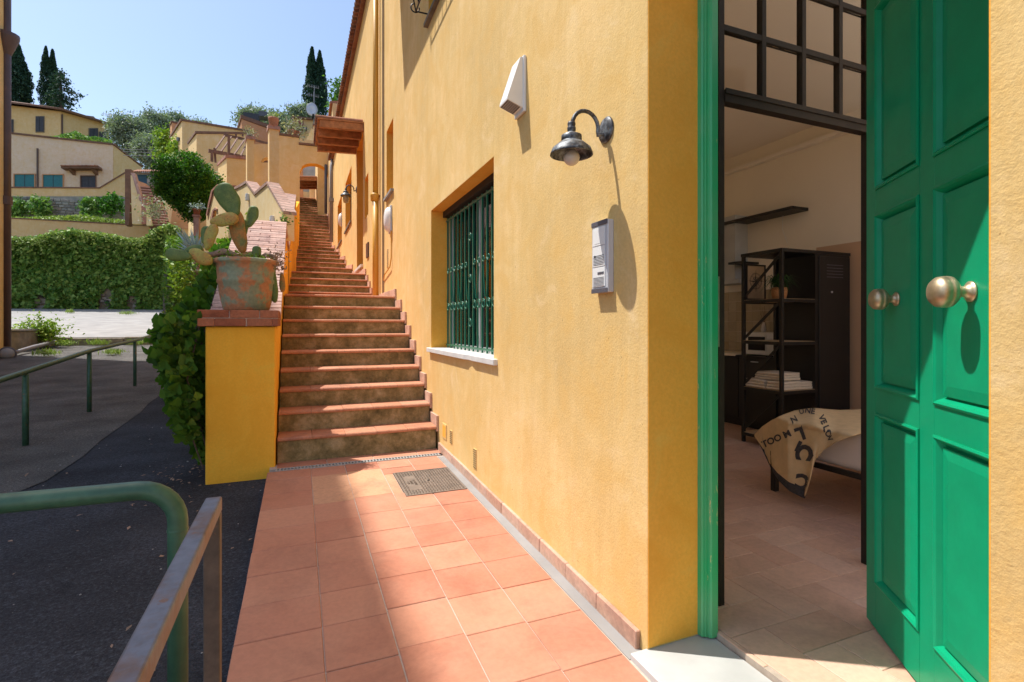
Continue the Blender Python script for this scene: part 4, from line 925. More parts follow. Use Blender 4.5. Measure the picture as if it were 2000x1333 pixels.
# ------------------------------------------------------------------ tall house on the far left (its edge closes the picture and shades the yard)
lh = empty('left_house', (-11, 0, 0), 'tall ochre house whose corner and brown downpipe edge the photo on the left', 'house')
LX = -8.14
MB().block([(LX - 9, 5.4), (LX, 5.4), (LX, 11.7), (LX - 9, 11.7)], -.3, [21.56, 21.56, 21.1, 21.1]).build('wall', M_wall, lh)
MB().block([(LX - 9, 11.702), (LX, 11.702), (LX, 20.1), (LX - 9, 20.1)], -.3, [17.4] * 4).build('wall', M_wall, lh)
MB().block([(LX - 9.3, 5.35), (LX + .02, 5.35), (LX + .02, 11.75), (LX - 9.3, 11.75)], [21.57, 21.57, 21.11, 21.11], [21.66, 21.66, 21.2, 21.2]).build('roof', M_rooftile, lh)
for y in (7.4, 10.2, 14, 18):
    for z in (2.6, 6.4, 10.2) + ((14, 17.8) if y < 11 else ()):
        w = empty('window', (LX, y, z)); w.parent = lh; w.matrix_parent_inverse = world_of(lh).inverted()
        MB().box(LX, LX + .05, y - .6, y + .6, z - .9, z + .9).build('frame', M_conc, w); MB().box(LX + .051, LX + .08, y - .5, y + .5, z - .8, z + .8).build('shutter', M_shut, w)
dpb = empty('downpipe', (LX + .15, 20.0, .5), 'brown downpipe down the corner of the far left house', 'downpipe')
P0 = onY(12, 690, 20.0)
MB().tube([(P0.x, 20.0, .75), (P0.x, 20.0, 13.5)], .115, 14).build('pipe', M_iband, dpb, smooth=True)
for z in (5.0, 9.9): MB().tube([(P0.x, 20.0, z), (P0.x, 20.0, z + .25)], .15, 12).build('collar', M_iband, dpb)
z = onY(12, 75, 20).z; MB().lathe([(.12, -.5), (.30, 0), (.31, .12), (.12, .2)], (P0.x, 20.0, z), n=14).build('funnel', M_iband, dpb, smooth=True)
bl = empty('bollard_lamp', (P0.x, 19.4, .5), 'round white lamp at the foot of the brown downpipe', 'lamp'); c = onY(14, 692, 19.3)
MB().lathe([(0, .17)] + [(.17 * math.sin(a), .17 * math.cos(a)) for a in np.linspace(.1, math.pi, 12)], c, n=20).build('globe', M_conc, bl, smooth=True)
MB().lathe([(.17, -.04), (.21, -.03), (.21, .03), (.17, .04)], c, (.3, -1, .1), 20).build('rim', M_dgrey, bl, smooth=True)
# stone ledge, hose and weeds beyond the shade
sl_ = empty('stone_ledge', onY(40, 680, 21), 'low mossy stone ledge beside the brown downpipe', 'ledge')
A = onY(16, 652, 21); B = onY(63, 648, 22); MB().prism([(A.x - 1, 20.8, .45), (B.x, 21.2, .45), (B.x, 23.7, .5), (A.x - 1, 23.7, .5)], (0, 0, .75)).build('block', M_concd, sl_, bevel=.05, seg=2)
MB().prism([(A.x - 1, 20.75, 1.202), (B.x + .03, 21.15, 1.202), (B.x + .03, 23.7, 1.202), (A.x - 1, 23.7, 1.202)], (0, 0, .06)).build('slab', M_conc, sl_)
ho = empty('hose', onY(60, 680, 20.5), 'grey pipe lying on the ground past the shade line', 'pipe'); MB().tube([onY(24, 691, 19.6), onY(65, 678, 21), onY(108, 668, 23)], .06, 8).build('hose_length', M_gpipe, ho, smooth=True)
small_plant('weed_bush', onY(78, 648, 22.6), (.6, .35, .4), 1700, .12, F_lime, 'bright green leafy weed at the end of the stone ledge', 'plant')
for i, (px, py, w, h, lab) in enumerate([(128, 676, .5, .18, 'dry grass tuft at the foot of the broken kerb left side'), (192, 668, .55, .2, 'dry grass tuft in the middle of the broken kerb'), (248, 617, .7, .25, 'tall dry grass tuft on the bright concrete near the ivy wall'), (222, 694, .4, .1, 'flat patch of pale weeds on the asphalt past the shade line'), (265, 672, .5, .15, 'weeds along the kerb toward the grapevine'), (92, 690, .5, .12, 'low weeds beside the grey pipe'), (137, 616, .3, .25, 'small green tuft against the ivy wall')]):
    Y = {617: 38.5, 616: 40}.get(py, 23.2 if py < 680 else 19.5); p = onY(px, py, Y); p.z = (cy(Y) if Y > 24.2 else ground(Y)) + .08
    n = 200; e = empty('grass_tuft', p, lab, 'grass tuft'); Pn = np.array(p) + rng.normal(size=(n, 3)) * (w * .28, .15, h * .3); Pn[:, 2] = np.abs(Pn[:, 2] - p.z) + p.z
    leaf_mesh('blades', Pn, rng.uniform(.1, .25, n), F_weed, e, nrm=np.array([0, -1, 0]), spread=.7, aspect=.12, droop=-2.5)['kind'] = 'stuff'

# ------------------------------------------------------------------ ivy wall and the walls behind it
iw = empty('ivy_wall', (-25, 44.6, 2), 'long retaining wall covered in ivy behind the sunlit concrete yard', 'wall')
IY = 44.6; A = onY(-60, 560, IY); B = onY(352, 560, IY)
MB().box(A.x, B.x, IY, IY + .8, 1.9, onY(100, 466, IY).z).build('wall', M_concd, iw)
def ivy_top(px):
    xs = [-60, 20, 70, 100, 150, 190, 225, 255, 285, 300, 330, 350, 380]; zs = [468, 468, 466, 456, 452, 458, 462, 470, 466, 450, 441, 448, 452]
    return np.interp(px, xs, zs)
r = np.random.default_rng(3); n = 32000
px = r.uniform(-60, 352, n); v = r.uniform(0, 1, n); top = ivy_top(px) + r.normal(size=n) * 2.5; py = top + (611 - top) * v ** 1.05
bare = (((px - 207 + (py - 585) * .2) / 13) ** 2 + ((py - 586) / 24) ** 2 < 1) | (((px - 258) / 11) ** 2 + ((py - 592) / 15) ** 2 < 1) | (((px - 80) / 13) ** 2 + ((py - 592) / 17) ** 2 < 1)
bare &= r.uniform(0, 1, n) < .975; px, py = px[~bare], py[~bare]
thick = .2 + .7 * np.array([max(0, noise.noise(Vector((a * .045, b * .06, 1.7)))) + .5 * max(0, noise.noise(Vector((a * .12, b * .13, 5.0)))) for a, b in zip(px, py)]) + 1.1 * np.exp(-(py - ivy_top(px)) / 28)
pts = np.array([tuple(onY(a, b, IY - t * u)) for a, b, t, u in zip(px, py, thick, r.uniform(0, 1, len(px)))])
pts[:, 1] -= .10 * (1 + np.sin(pts[:, 0] * 1.3) * np.sin(pts[:, 2] * 1.1)) 
leaf_mesh('ivy', pts, r.uniform(.09, .36, len(pts)), F_ivy, iw, nrm=np.array([-.1, -.8, .5]), spread=.7, aspect=.75)
n2 = 3200; a = r.uniform(-60, 352, n2); b = ivy_top(a) + r.exponential(9, n2) - 3
leaf_mesh('lit_top_shoots', [tuple(onY(x, y, IY - 1.2 + random.uniform(-.5, .4))) for x, y in zip(a, b)], r.uniform(.08, .26, n2), F_weed, iw, nrm=np.array([0, -.5, .7]), spread=.8, aspect=.6)  # paler leaves paint in a sunlit hedge top, with some stray shoots
for a, b in ((205, 590), (262, 592), (80, 592)):       # bare rubble patches
    for k in range(9):
        q = onY(a + random.uniform(-7, 7), b + random.uniform(-14, 12), IY - .05); me = unit_brick('stone', random.uniform(.25, .45), .14, random.uniform(.16, .26), M_rubble, .03); inst('stone', me, q, iw, (0, random.uniform(-.1, .1), 0))

def plane_wall(name, pix, P, nrm, thick, mat, parent):
    """polygon traced on the vertical plane through P with normal nrm, extruded backwards into a wall"""
    pts = [onP(a, b, P, nrm) for a, b in pix]; nv = Vector((nrm[0], nrm[1], 0)).normalized()
    if nv.dot(Vector((P[0], P[1], 0))) < 0: nv = -nv
    return MB().prism(pts, nv * thick).build(name, mat, parent)
yw = empty('terrace_wall', onY(150, 445, 48), 'long ochre parapet wall rising behind the top of the ivy', 'wall')
plane_wall('wall', [(-60, 424), (20, 427), (290, 442), (296, 475), (-60, 475)], (0, 48), (0, 1), .4, M_wallfar, yw)
plane_wall('coping', [(-60, 422), (20, 425), (291, 440), (291, 442.2), (20, 427.2), (-60, 424.2)], (0, 47.95), (0, 1), .5, M_copd, yw)
gc = empty('ground_cover', onY(150, 428, 49.5), 'strip of pale creeping plants just above the ochre parapet', 'plant')
n = 3000; a = r.uniform(-50, 290, n); b = np.interp(a, [-50, 60, 130, 165, 200, 240, 290], [424, 425, 421, 420, 426, 430, 436]) + r.uniform(0, 14, n)
leaf_mesh('foliage', [tuple(onY(x, y, 49 + random.uniform(0, 1.5))) for x, y in zip(a, b)], r.uniform(.15, .3, n), F_weed, gc)
tag(gc, kind='stuff')
def car(px0, px1, pytop, Y, label):
    a = onY(px0, pytop, Y); b = onY(px1, pytop, Y); w = b.x - a.x; z = a.z; c = empty('parked_car', ((a.x + b.x) / 2, Y + .8, z - 1.4), label, 'car')
    body = MB().prism([(a.x - .7, Y, z - 1.1), (a.x - .75, Y, z - .65), (a.x - .5, Y, z - .5), (b.x + .6, Y, z - .5), (b.x + .9, Y, z - .7), (b.x + .9, Y, z - 1.1)], (0, 1.7, 0)); body.build('body', M_carw, c, bevel=.08)
    n = 8; top = [(a.x + w * k / n, z - .10 * (2 * k / n - 1) ** 2 * 1.4) for k in range(n + 1)]
    MB().prism([(a.x - .25, Y + .12, z - .52)] + [(x, Y + .12, zz) for x, zz in top] + [(b.x + .25, Y + .12, z - .52)], (0, 1.45, 0)).build('cabin', M_carw, c, bevel=.05)
    MB().box(a.x + .1, b.x - .1, Y + .10, Y + .118, z - .45, z - .16).build('side_window', M_dark, c)
    for x in (a.x, b.x):
        MB().lathe([(0, 0), (.3, 0), (.3, .2), (0, .2)], (x, Y - .02, z - 1.1), (0, 1, 0), 16).build('wheel', M_dgrey, c)
car(71, 121, 422, 50.5, 'white parked car, left of two whose roofs show over the ochre parapet')
car(176, 214, 431, 50.5, 'white parked car, right of two whose roofs show over the ochre parapet')
# rubble wall and shrubs
rw = empty('rubble_wall', onY(100, 400, 56), 'grey rubble stone wall under the pink house terrace', 'wall')
plane_wall('mortar_core', [(-60, 384), (241, 384), (241, 440), (-60, 440)], (0, 56), (0, 1), .5, M_ruststone, rw)
smesh = [unit_brick('stone', w, .12, h, M_rubble, .02) for w, h in ((.42, .2), (.55, .22), (.34, .18), (.5, .16))]
zt = onY(100, 388, 56).z; xa_ = onY(20, 400, 56).x; xb_ = onY(162, 400, 56).x; row = 0; z = zt; cnt = 0
while row < 9:
    x = xa_ + random.uniform(0, .3)
    while x < xb_ and cnt < 290:
        k = random.randrange(4); w = (.42, .55, .34, .5)[k]; inst('stone', smesh[k], (x + w / 2, 55.97, z - .12), rw, (0, random.uniform(-.05, .05), 0)); x += w + .05; cnt += 1
    z -= .25; row += 1
for (px0, px1, py0, py1, mat, lab) in [(20, 44, 388, 425, F_ivy, 'vine trailing on the left end of the rubble wall'), (62, 95, 384, 424, F_ivy, 'vine climbing the middle of the rubble wall'), (160, 190, 388, 426, F_ivy, 'dark green climber right beside the rubble wall'), (194, 238, 378, 427, F_bush, 'rounded green shrub against the terrace wall near the far brick stairs')]:
    c = onY((px0 + px1) / 2, (py0 + py1) / 2, 55); k = 55 / D(100, 400).y / 1000
    e = empty('wall_shrub', c, lab, 'shrub'); rr = ((px1 - px0) / 2 * k, .6, (py1 - py0) / 2 * k)
    leaf_mesh('foliage', clump_points(c, rr, 26, 34, .22, px0), rng.uniform(.2, .42, 26 * 34), mat, e, nrm=np.array([0, -.5, .4]), spread=1)
    MB().tube([c - Vector((0, 0, rr[2])), c + Vector((0, .3, 0))], .08, 6).build('stem', M_trunk, e)

# pink house with terrace
ph = empty('pink_house', onY(130, 330, 62), 'low pink flat roofed house with two teal shuttered windows', 'house')
Pc = onY(220.5, 300, 62); z0 = 8; ztop = onY(220.5, 284, 62).z
dx, dy = .46, 1.0; q = onP(276, 330, (Pc.x, Pc.y), (dy, -dx)); 
MB().block([(Pc.x - 26, 63.5), (Pc.x, 62), (q.x, q.y), (q.x - 26, q.y + 3)], z0, [ztop + .4, ztop, onP(276, 327, (Pc.x, Pc.y), (dy, -dx)).z, ztop]).build('wall', M_pink, ph)
MB().prism([(Pc.x + .02, 62.03, z0), (q.x + .02, q.y, z0), (q.x + .02, q.y, onP(276, 327, (Pc.x, Pc.y), (dy, -dx)).z - .02), (Pc.x + .02, 62.03, ztop - .02)], (.03, -.014, 0)).build('side_wall', M_wallfar, ph)
mb = MB(); zr = onP(276, 327, (Pc.x, Pc.y), (dy, -dx)).z
mb.block([(Pc.x - 26, 63.3), (Pc.x + .12, 61.85), (Pc.x + .3, 62.2), (Pc.x - 26, 63.8)], [ztop + .4, ztop, ztop, ztop + .4], [ztop + .55, ztop + .14, ztop + .14, ztop + .55])
mb.block([(Pc.x - .2, 62.2), (Pc.x + .13, 61.95), (q.x + .15, q.y), (q.x - .2, q.y)], [ztop, ztop, zr, zr], [ztop + .14, ztop + .14, zr + .14, zr + .14]); mb.build('coping', M_copd, ph)
nf = Vector((1.5, 26, 0)).normalized()
def front(px, py, d=0): p = onP(px, py, (Pc.x, Pc.y), (nf.x, nf.y)); return p - nf * d
def fbox(mb, a, b, c, d, d0, d1):
    vs = [front(x, y, k) for k in (d0, d1) for (x, y) in ((a, d), (b, d), (b, c), (a, c))]
    return mb.add(vs, [(0, 1, 2, 3), (7, 6, 5, 4), (0, 4, 5, 1), (1, 5, 6, 2), (2, 6, 7, 3), (3, 7, 4, 0)])
for a, b, c, d, m in ((29, 68, 341.5, 366, M_teal), (85, 123.5, 342.5, 366.5, M_teal), (159, 187, 345, 367, M_shut)):
    w = empty('window', front(a, d)); w.parent = ph; w.matrix_parent_inverse = world_of(ph).inverted()
    mb = MB(); fbox(mb, a - 2, b + 1.5, c - 1.5, c, .0, .10); fbox(mb, a - 2, a, c, d, 0, .10); fbox(mb, b, b + 1.5, c, d, 0, .10); fbox(mb, a - 2, b + 1.5, d, d + 1, 0, .13); mb.build('frame', M_salmon if m is M_teal else M_copd, w)
    mb = MB(); fbox(mb, a, b, c, d, .005, .03); mb.build('shutter', m, w)
    mb = MB(); mid = (a + b) / 2; fbox(mb, mid - .4, mid + .4, c, d, .031, .05); mb.build('mullion', M_shut, w)
mb = MB(); fbox(mb, 73, 75.5, 291, 368, .02, .16); mb.build('downpipe', M_iband, ph)
cn = empty('window_canopy', front(164, 340), 'rustic tiled canopy on brackets over the small window of the pink house', 'canopy')
mb = MB(); fbox(mb, 128, 200, 330.5, 334, 0, .9); mb.build('board', M_copd, cn)
for i in range(18):
    a = 128 + i * 4; mb = MB(); fbox(mb, a, a + 3.2, 328.6 + (i % 2) * .4, 330.6, 0, 1.0); mb.build('roof_tile', M_rooftile, cn)
for a in (142, 186):
    mb = MB(); mb.prism([front(a, 334, 0), front(a, 343, 0), front(a - 3, 335, .7), front(a - 3, 334, .7)], nf.cross(Vector((0, 0, 1))) * .25); mb.build('bracket', M_copd, cn)
tw = empty('terrace_parapet', onY(120, 375, 57), 'ochre terrace parapet rising as a stair wall beside the pink house', 'wall')
plane_wall('wall', [(-60, 367), (194, 368.5), (245, 338), (247, 430), (238, 430), (238, 385), (-60, 383)], (0, 57), (0, 1), .35, M_wallfar, tw)
plane_wall('coping', [(-60, 364.5), (194, 366), (245, 335.5), (245, 338), (194, 368.3), (-60, 366.8)], (0, 56.9), (0, 1), .5, M_copd, tw)
tp = empty('terrace_shrub', onY(160, 275, 64), 'fresh green shrubs on the flat roof of the pink house', 'shrub')
n = 2600; a = r.uniform(82, 218, n); hh = np.interp(a, [82, 100, 130, 148, 165, 190, 218], [279, 268, 262, 256, 266, 268, 276]); b = hh + (285 - hh) * r.uniform(0, 1, n)
leaf_mesh('foliage', [tuple(onY(x, y, 64 + random.uniform(-.5, 1.5))) for x, y in zip(a, b)], r.uniform(.15, .4, n), mat_foliage('roof_shrub_leaf', (.06, .15, .03), (.12, .25, .05), (.22, .36, .08)), tp)

# yellow house with hipped roof, upper left
yh = empty('hip_roof_house', onY(100, 240, 84), 'yellow house with a low dark hipped roof and dark shuttered windows on the skyline', 'house')
Pc = onY(118, 220, 84); e1 = Vector((.70, .71, 0)); qR = onP(213, 250, (Pc.x, Pc.y), (e1.y, -e1.x)); zt = onY(118, 218, 84).z; zl = zt - .0
xl = Pc.x - 16
MB().block([(xl, 84.6), (Pc.x, 84), (qR.x, qR.y), (xl + 4, qR.y + 4)], 10, [zt, zt, zt + .3, zt]).build('wall', M_wallfar, yh)
o_ = .75; zE = zt - .05
mb = MB(); V = [(xl - 1, 83.7, zE + .1), (Pc.x + .5, 83.1, zE), (qR.x + 1.2, qR.y, zE + .2), (xl + 3, qR.y + 5, zE), (Pc.x - 5, qR.y - 3, zE + .7), (xl + 2, 88, zE + .75)]
mb.add(V + [(x, y, z + .22) for x, y, z in V], [(0, 1, 4, 5), (1, 2, 4), (2, 3, 5, 4), (3, 0, 5), (6, 7, 10, 11), (7, 8, 10), (8, 9, 11, 10), (9, 6, 11), (0, 1, 7, 6), (1, 2, 8, 7), (2, 3, 9, 8), (3, 0, 6, 9)]); mb.build('roof', M_copd, yh)
def yfront(px, py, d=0): return onP(px, py, (Pc.x, Pc.y), (.037, 1)) - Vector((.037, 1, 0)) * d
def yside(px, py, d=0): return onP(px, py, (Pc.x, Pc.y), (e1.y, -e1.x)) + Vector((e1.y, -e1.x, 0)) * d
def qbox(mb, f, a, b, c, d, d0, d1):
    vs = [f(x, y, k) for k in (d0, d1) for (x, y) in ((a, d), (b, d), (b, c), (a, c))]
    return mb.add(vs, [(0, 1, 2, 3), (7, 6, 5, 4), (0, 4, 5, 1), (1, 5, 6, 2), (2, 6, 7, 3), (3, 7, 4, 0)])
for f, a, b, c, d in ((yfront, 71, 86, 229, 258), (yfront, 16, 26, 235, 262), (yside, 174, 190, 252, 270), (yside, 194, 209, 259, 274)):
    w = empty('window', f(a, d)); w.parent = yh; w.matrix_parent_inverse = world_of(yh).inverted()
    mb = MB(); qbox(mb, f, a - 1.2, b + 1.2, c - 1.2, d + 1.5, 0, .08); mb.build('frame', M_concd, w)
    for k in (0, 1):
        mb = MB(); m = (a + b) / 2; qbox(mb, f, (a, m + .3)[k], (m - .3, b)[k], c, d, .082, .16); mb.build('shutter', M_shut, w)
mb = MB(); qbox(mb, yside, 119.5, 121.5, 224, 285, .0, .2); mb.build('downpipe', M_iband, yh)
c = onY(178, 233, 90); MB().box(c.x - .4, c.x + .4, 89.6, 90.4, c.z - 1, c.z + .3).build('chimney', M_concd, yh)
fh = empty('distant_house', onY(62, 205, 100), 'sliver of a pale roofed house between the two left cypresses', 'house'); c = onY(52, 198, 100); MB().block([(c.x - 3, 100), (c.x + 3, 100), (c.x + 3, 104), (c.x - 3, 104)], c.z - 6, [c.z - .4, c.z - 1.1, c.z - 1.1, c.z - .4]).build('wall', M_wallfar, fh)
MB().block([(c.x - 3.2, 99.8), (c.x + 3.2, 99.8), (c.x + 3.2, 104), (c.x - 3.2, 104)], [c.z - .4, c.z - 1.1, c.z - 1.1, c.z - .4], [c.z + .0, c.z - .7, c.z - .7, c.z + .0]).build('roof', M_stone, fh)
def antenna(px, pytop, pybot, Y, label, wpx=16, n=5, two=False):
    a = onY(px, pybot, Y); b = onY(px, pytop, Y); k = Y / D(px, 200).y / 1000; e = empty('tv_antenna', a, label, 'antenna'); MB().tube([a, b], .03 * Y / 60, 5).build('mast', M_gpipe, e)
    for lvl in ([.97, .7] if two else [.95]):
        c = a.lerp(b, lvl); mb = MB(); mb.tube([c - Vector((wpx * k * .6, 0, 0)), c + Vector((wpx * k * .4, .2, 0))], .02 * Y / 60, 4)
        for i in range(n): x = c.x - wpx * k * .6 + wpx * k * i / (n - 1); mb.tube([(x, c.y, c.z - .18 * Y / 60), (x, c.y, c.z + .18 * Y / 60)], .014 * Y / 60, 4)
        mb.build('element', M_gpipe, e)
antenna(214, 222, 262, 88, 'thin television aerial at the end of the hipped roof')

# trees on the skyline
cypress('cypress', 33, 84, 214, 24, 98, 'broad cypress partly behind the brown downpipe', 1)
cypress('cypress', 96, 92, 215, 15, 98, 'slim cypress with a dark conifer in front of it', 2, 2)
cypress('cypress', 617, 94, 236, 20.5, 80, 'double tipped cypress standing behind the satellite dish', 3, 2)
dc = empty('deodar', onY(122, 215, 95), 'dark conifer with drooping branches in front of the slim cypress', 'tree')
b0 = onY(121, 222, 95); b1 = onY(117, 137, 95); MB().tube([b0, b1], [.35, .04], 8).build('trunk', M_trunk, dc)
P = []; rr = random.Random(8); k = 95 / D(120, 180).y / 1000; mbb = MB()
for (px, py) in [(104, 160), (130, 158), (100, 172), (136, 168), (94, 186), (141, 180), (158, 187), (150, 196), (88, 200), (146, 206), (84, 212), (130, 200), (108, 205), (112, 150), (122, 148), (136, 212), (118, 190), (104, 192)]:
    rt = Vector((b1.x + (b0.x - b1.x) * .5, 95, onY(px, py - 6, 95).z)); tip = onY(px, py, 95 + rr.uniform(-2, 2)); mbb.tube([rt, tip], [.1, .03], 5)
    for i in range(95): u = rr.random() ** .7; q = rt.lerp(tip, u); P.append((q.x + rr.gauss(0, .28), q.y + rr.gauss(0, .4), q.z + rr.gauss(0, .22)))
mbb.build('branch', M_trunk, dc)
leaf_mesh('crown', P, rng.uniform(.25, .5, len(P)), F_cyp, dc, aspect=.5)
OL = [(250, 262, 34, 36, 78, 'silvery olive tree right of the hipped roof house'), (298, 250, 30, 30, 84, 'tall olive tree, tallest on the skyline left of the terraced houses'), (345, 250, 34, 26, 92, 'olive tree peeping over the ochre terrace block'), (300, 300, 30, 28, 70, 'shaded olive tree behind the clipped round tree'), (395, 262, 26, 22, 96, 'far olive tree above the long ochre parapet'), (500, 236, 34, 18, 72, 'olive tree above the salmon gable house'), (545, 250, 20, 22, 70, 'olive tree just behind the brick pot on the tall buttress'), (590, 226, 18, 14, 74, 'olive tree beside the satellite dish')]
for i, (px, py, w, h, Y, lab) in enumerate(OL):
    c = onY(px, py, Y); k = Y / D(px, py).y / 1000; b = Vector((c.x, Y, c.z - h * k * 1.5)); tree('olive_tree', b, c, (w * k, w * k * .8, h * k), 120, 75, .45, .40, F_olive, lab, group='olive trees on the slope', seed=i, trunk_r=.22, aspect=.35)
for i, (px, py, w, h, Y, mat, lab) in enumerate([(322, 282, 9, 34, 50, F_lime, 'yellow green shrub left of the ochre terraced blocks'), (353, 292, 14, 14, 46, F_lime, 'bright green shrub on the corner above the clipped round tree'), (664, 195, 20, 36, 42, F_vine, 'sunlit leafy tree peeping over the house eaves')]):
    c = onY(px, py, Y); k = Y / D(px, py).y / 1000; tree('leafy_tree', Vector((c.x, Y, c.z - h * k * 1.4)), c, (w * k, w * k, h * k), 40, 30, .3, .3, mat, lab, seed=20 + i, trunk_r=.1)
cc = onY(367, 357, 17.5); k = 17.5 / D(368, 358).y / 1000
rt = tree('clipped_tree', (cc.x + .35, 17.5, cc.z - 2.2), cc, (57 * k, 57 * k, 56 * k), 620, 60, .07, .075, F_bush, 'dense dark green tree clipped to a ball in front of the terraced houses', seed=40, trunk_r=.09)
leaf_mesh('lower_foliage', clump_points((cc.x + .2, 17.5, cc.z - 62 * k * .75), (30 * k, 30 * k, 30 * k), 160, 50, .07, 41), rng.uniform(.6, 1.3, 8000) * .075, F_bush, rt)
ws = empty('overhead_wires', onY(290, 296, 60), 'thin overhead wires in front of the olive trees', 'wire')
for y1_, y2_ in ((292, 294), (297, 300), (304, 302)): MB().tube([onY(240, y1_, 60), onY(290, y1_ + 1.5, 61), onY(345, y2_, 62)], .025, 4).build('wire', M_dgrey, ws)

# ------------------------------------------------------------------ far brick stairs on the left
E1 = Vector((.94, .34, 0)); E2 = Vector((-.34, .94, 0))
fs = empty('far_stairs', onY(300, 400, 46), 'steep reddish brick stairs left of the clipped round tree', 'staircase')
for i in range(15):
    t = i / 14; py = 438 - 74 * t; xl = 272 + 26 * (0) + (296 - 272) * (1 - t) * 1.0; xr = 335 - 30 * t; xl = 296 - 26 * t; Y = 44 + 6 * t
    a = onY(xl, py, Y); b = onY(xr, py, Y); MB().box(a.x, b.x, Y + .05, Y + .5, a.z - .7, a.z - .06).build('riser', M_copd, fs); MB().box(a.x, b.x, Y, Y + .5, a.z - .06, a.z + .02).build('tread', M_pinkbrick, fs)
def hb(name, parent, pix, Y, thick, mat): return plane_wall(name, pix, (0, Y), (0, 1), thick, mat, parent)
hb('left_parapet', fs, [(255, 343), (262, 343), (276, 392), (276, 438), (258, 438)], 45.4, .5, M_cream); hb('coping', fs, [(255, 338), (263, 338), (277, 390), (277, 395), (272, 392), (258, 344)], 45.3, .6, M_pinkbrick)
hb('pillar', fs, [(244, 331), (256.5, 331), (256.5, 352), (252, 440), (244, 440)], 45.8, .8, M_copd); hb('pillar', fs, [(276, 384), (286, 383), (285.5, 438), (276.5, 438)], 43.8, .6, M_brick)
hb('right_parapet', fs, [(320, 388), (337, 403), (335, 437), (331, 437)], 44.6, .5, M_cream); hb('right_parapet', fs, [(286, 408), (290, 408), (297, 441), (286, 441)], 43.6, .3, M_cream)
hb('wall', fs, [(338, 400), (352, 408), (364, 424), (369, 448), (332, 445)], 44, .4, M_salmon)
tc = empty('tiled_shed', onY(280, 350, 52), 'small tiled roof over a blue wall at the head of the far brick stairs', 'shed')
hb('wall', tc, [(263, 341), (308, 341), (308, 372), (263, 372)], 52, .5, mat_plain('blue_wall', (.03, .09, .15), .7)); hb('fascia', tc, [(262, 337), (310, 337), (310, 341), (262, 341)], 51.9, .6, M_conc)
shed_tile = arc_tile('roof_tile', 1.6, .10, M_rooftile)
for i in range(12): inst('roof_tile', shed_tile, onY(260 + i * 4.2, 337, 51.5), tc, (0, -.35, math.pi / 2))
hb('gable', tc, [(266, 352), (292, 362), (292, 366), (270, 366)], 50.5, .4, M_salmon); c = onY(297, 352, 50); MB().box(c.x - .3, c.x + .25, 49.8, 50.3, c.z - .5, c.z + .3).build('chimney', M_conc, tc)
ss = small_plant('rose_bush', onY(301, 410, 42), (.75, .5, .8), 420, .2, F_flower, 'loose flowering bush in front of the far brick stairs', 'shrub')
pe = empty('brick_pedestal', onY(384, 430, 15), 'slim brick pedestal carrying a small potted plant', 'pedestal'); a = onY(379, 425, 15.2); b = onY(390, 425, 15.2)
MB().box(a.x, b.x, 15.1, 15.3, 1.5, a.z).build('shaft', M_brick, pe, bevel=.006); MB().box(a.x - .02, b.x + .02, 15.07, 15.33, a.z + .001, a.z + .05).build('capital', M_brick, pe)
pp = empty('potted_plant', (0, 15.2, a.z + .05), 'small terracotta pot of succulents on the slim brick pedestal', 'potted plant'); cx = (a.x + b.x) / 2
MB().lathe([(0, 0), (.065, 0), (.085, .13), (.10, .135), (.10, .16), (.08, .16), (0, .14)], (cx, 15.2, a.z + .052), n=16).build('pot', M_rooftile, pp, smooth=True)
leaf_mesh('foliage', np.array((cx, 15.2, a.z + .28)) + rng.normal(size=(110, 3)) * (.09, .07, .05), .09, F_agave, pp, aspect=.4)
ow = empty('garden_wall', onY(398, 440, 16), 'short ochre wall right of the slim brick pedestal', 'wall'); hb('wall', ow, [(390, 438), (404, 428), (404, 470), (390, 470)], 16, .4, M_wallfar)

# ------------------------------------------------------------------ zigzag wall with brick coping
zw = empty('zigzag_wall', (-.7, 10.5, 3), 'sunlit cream wall with a zigzag brick coping behind the prickly pear', 'wall')
Zn = (.95, .31); Z0 = (-.235, 9.65); nv = Vector((.95, .31, 0))
zz = [(452, 378), (458, 372), (471, 365.5), (482, 359), (498.5, 382), (522.7, 361), (546, 402), (556, 419)]
plane_wall('wall', zz + [(556, 470), (452, 470)], Z0, Zn, .16, M_cream, zw)
for a, b in zip(zz[1:-1], zz[2:]):
    A, B = onP(*a, Z0, Zn), onP(*b, Z0, Zn); A = A - nv * .02; B = B - nv * .02
    mb = MB(); mb.prism([A + Vector((0, 0, .004)), B + Vector((0, 0, .004)), B + nv * .22 + Vector((0, 0, .004)), A + nv * .22 + Vector((0, 0, .004))], (0, 0, .055)); mb.build('coping', M_zcop, zw)
for (px, py, lab) in ((486, 386, 'white electrical box fixed high on the zigzag wall'), (534.5, 430, 'white electrical box low on the zigzag wall near the brick coping')):
    c = onP(px, py, Z0, Zn) - nv * .03; e = empty('electrical_box', c, lab, 'electrical box'); tv = Vector((-.31, .95, 0)); MB().obox(c, tv * .045, nv * .03, (0, 0, .07)).build('box_body', M_silver, e, bevel=.01); MB().obox(c - nv * .033 + Vector((0, 0, .02)), tv * .03, nv * .003, (0, 0, .025)).build('lid', M_white, e)
cw = empty('cream_garden_wall', onY(425, 410, 13), 'cream wall with a small brick arch left of the zigzag wall', 'wall')
L0_ = onP(452, 400, Z0, Zn); C0 = onY(446, 400, 13.2)
arch = [(414, 450), (414, 424), (416, 413), (420, 409), (422, 412), (422, 450)]
plane_wall('wall', [(446, 363), (446, 470), (422, 470)] + arch[::-1] + [(403, 450), (403, 421), (408, 397), (414, 373), (425, 362)], (C0.x, C0.y), Zn, .3, M_cream, cw)
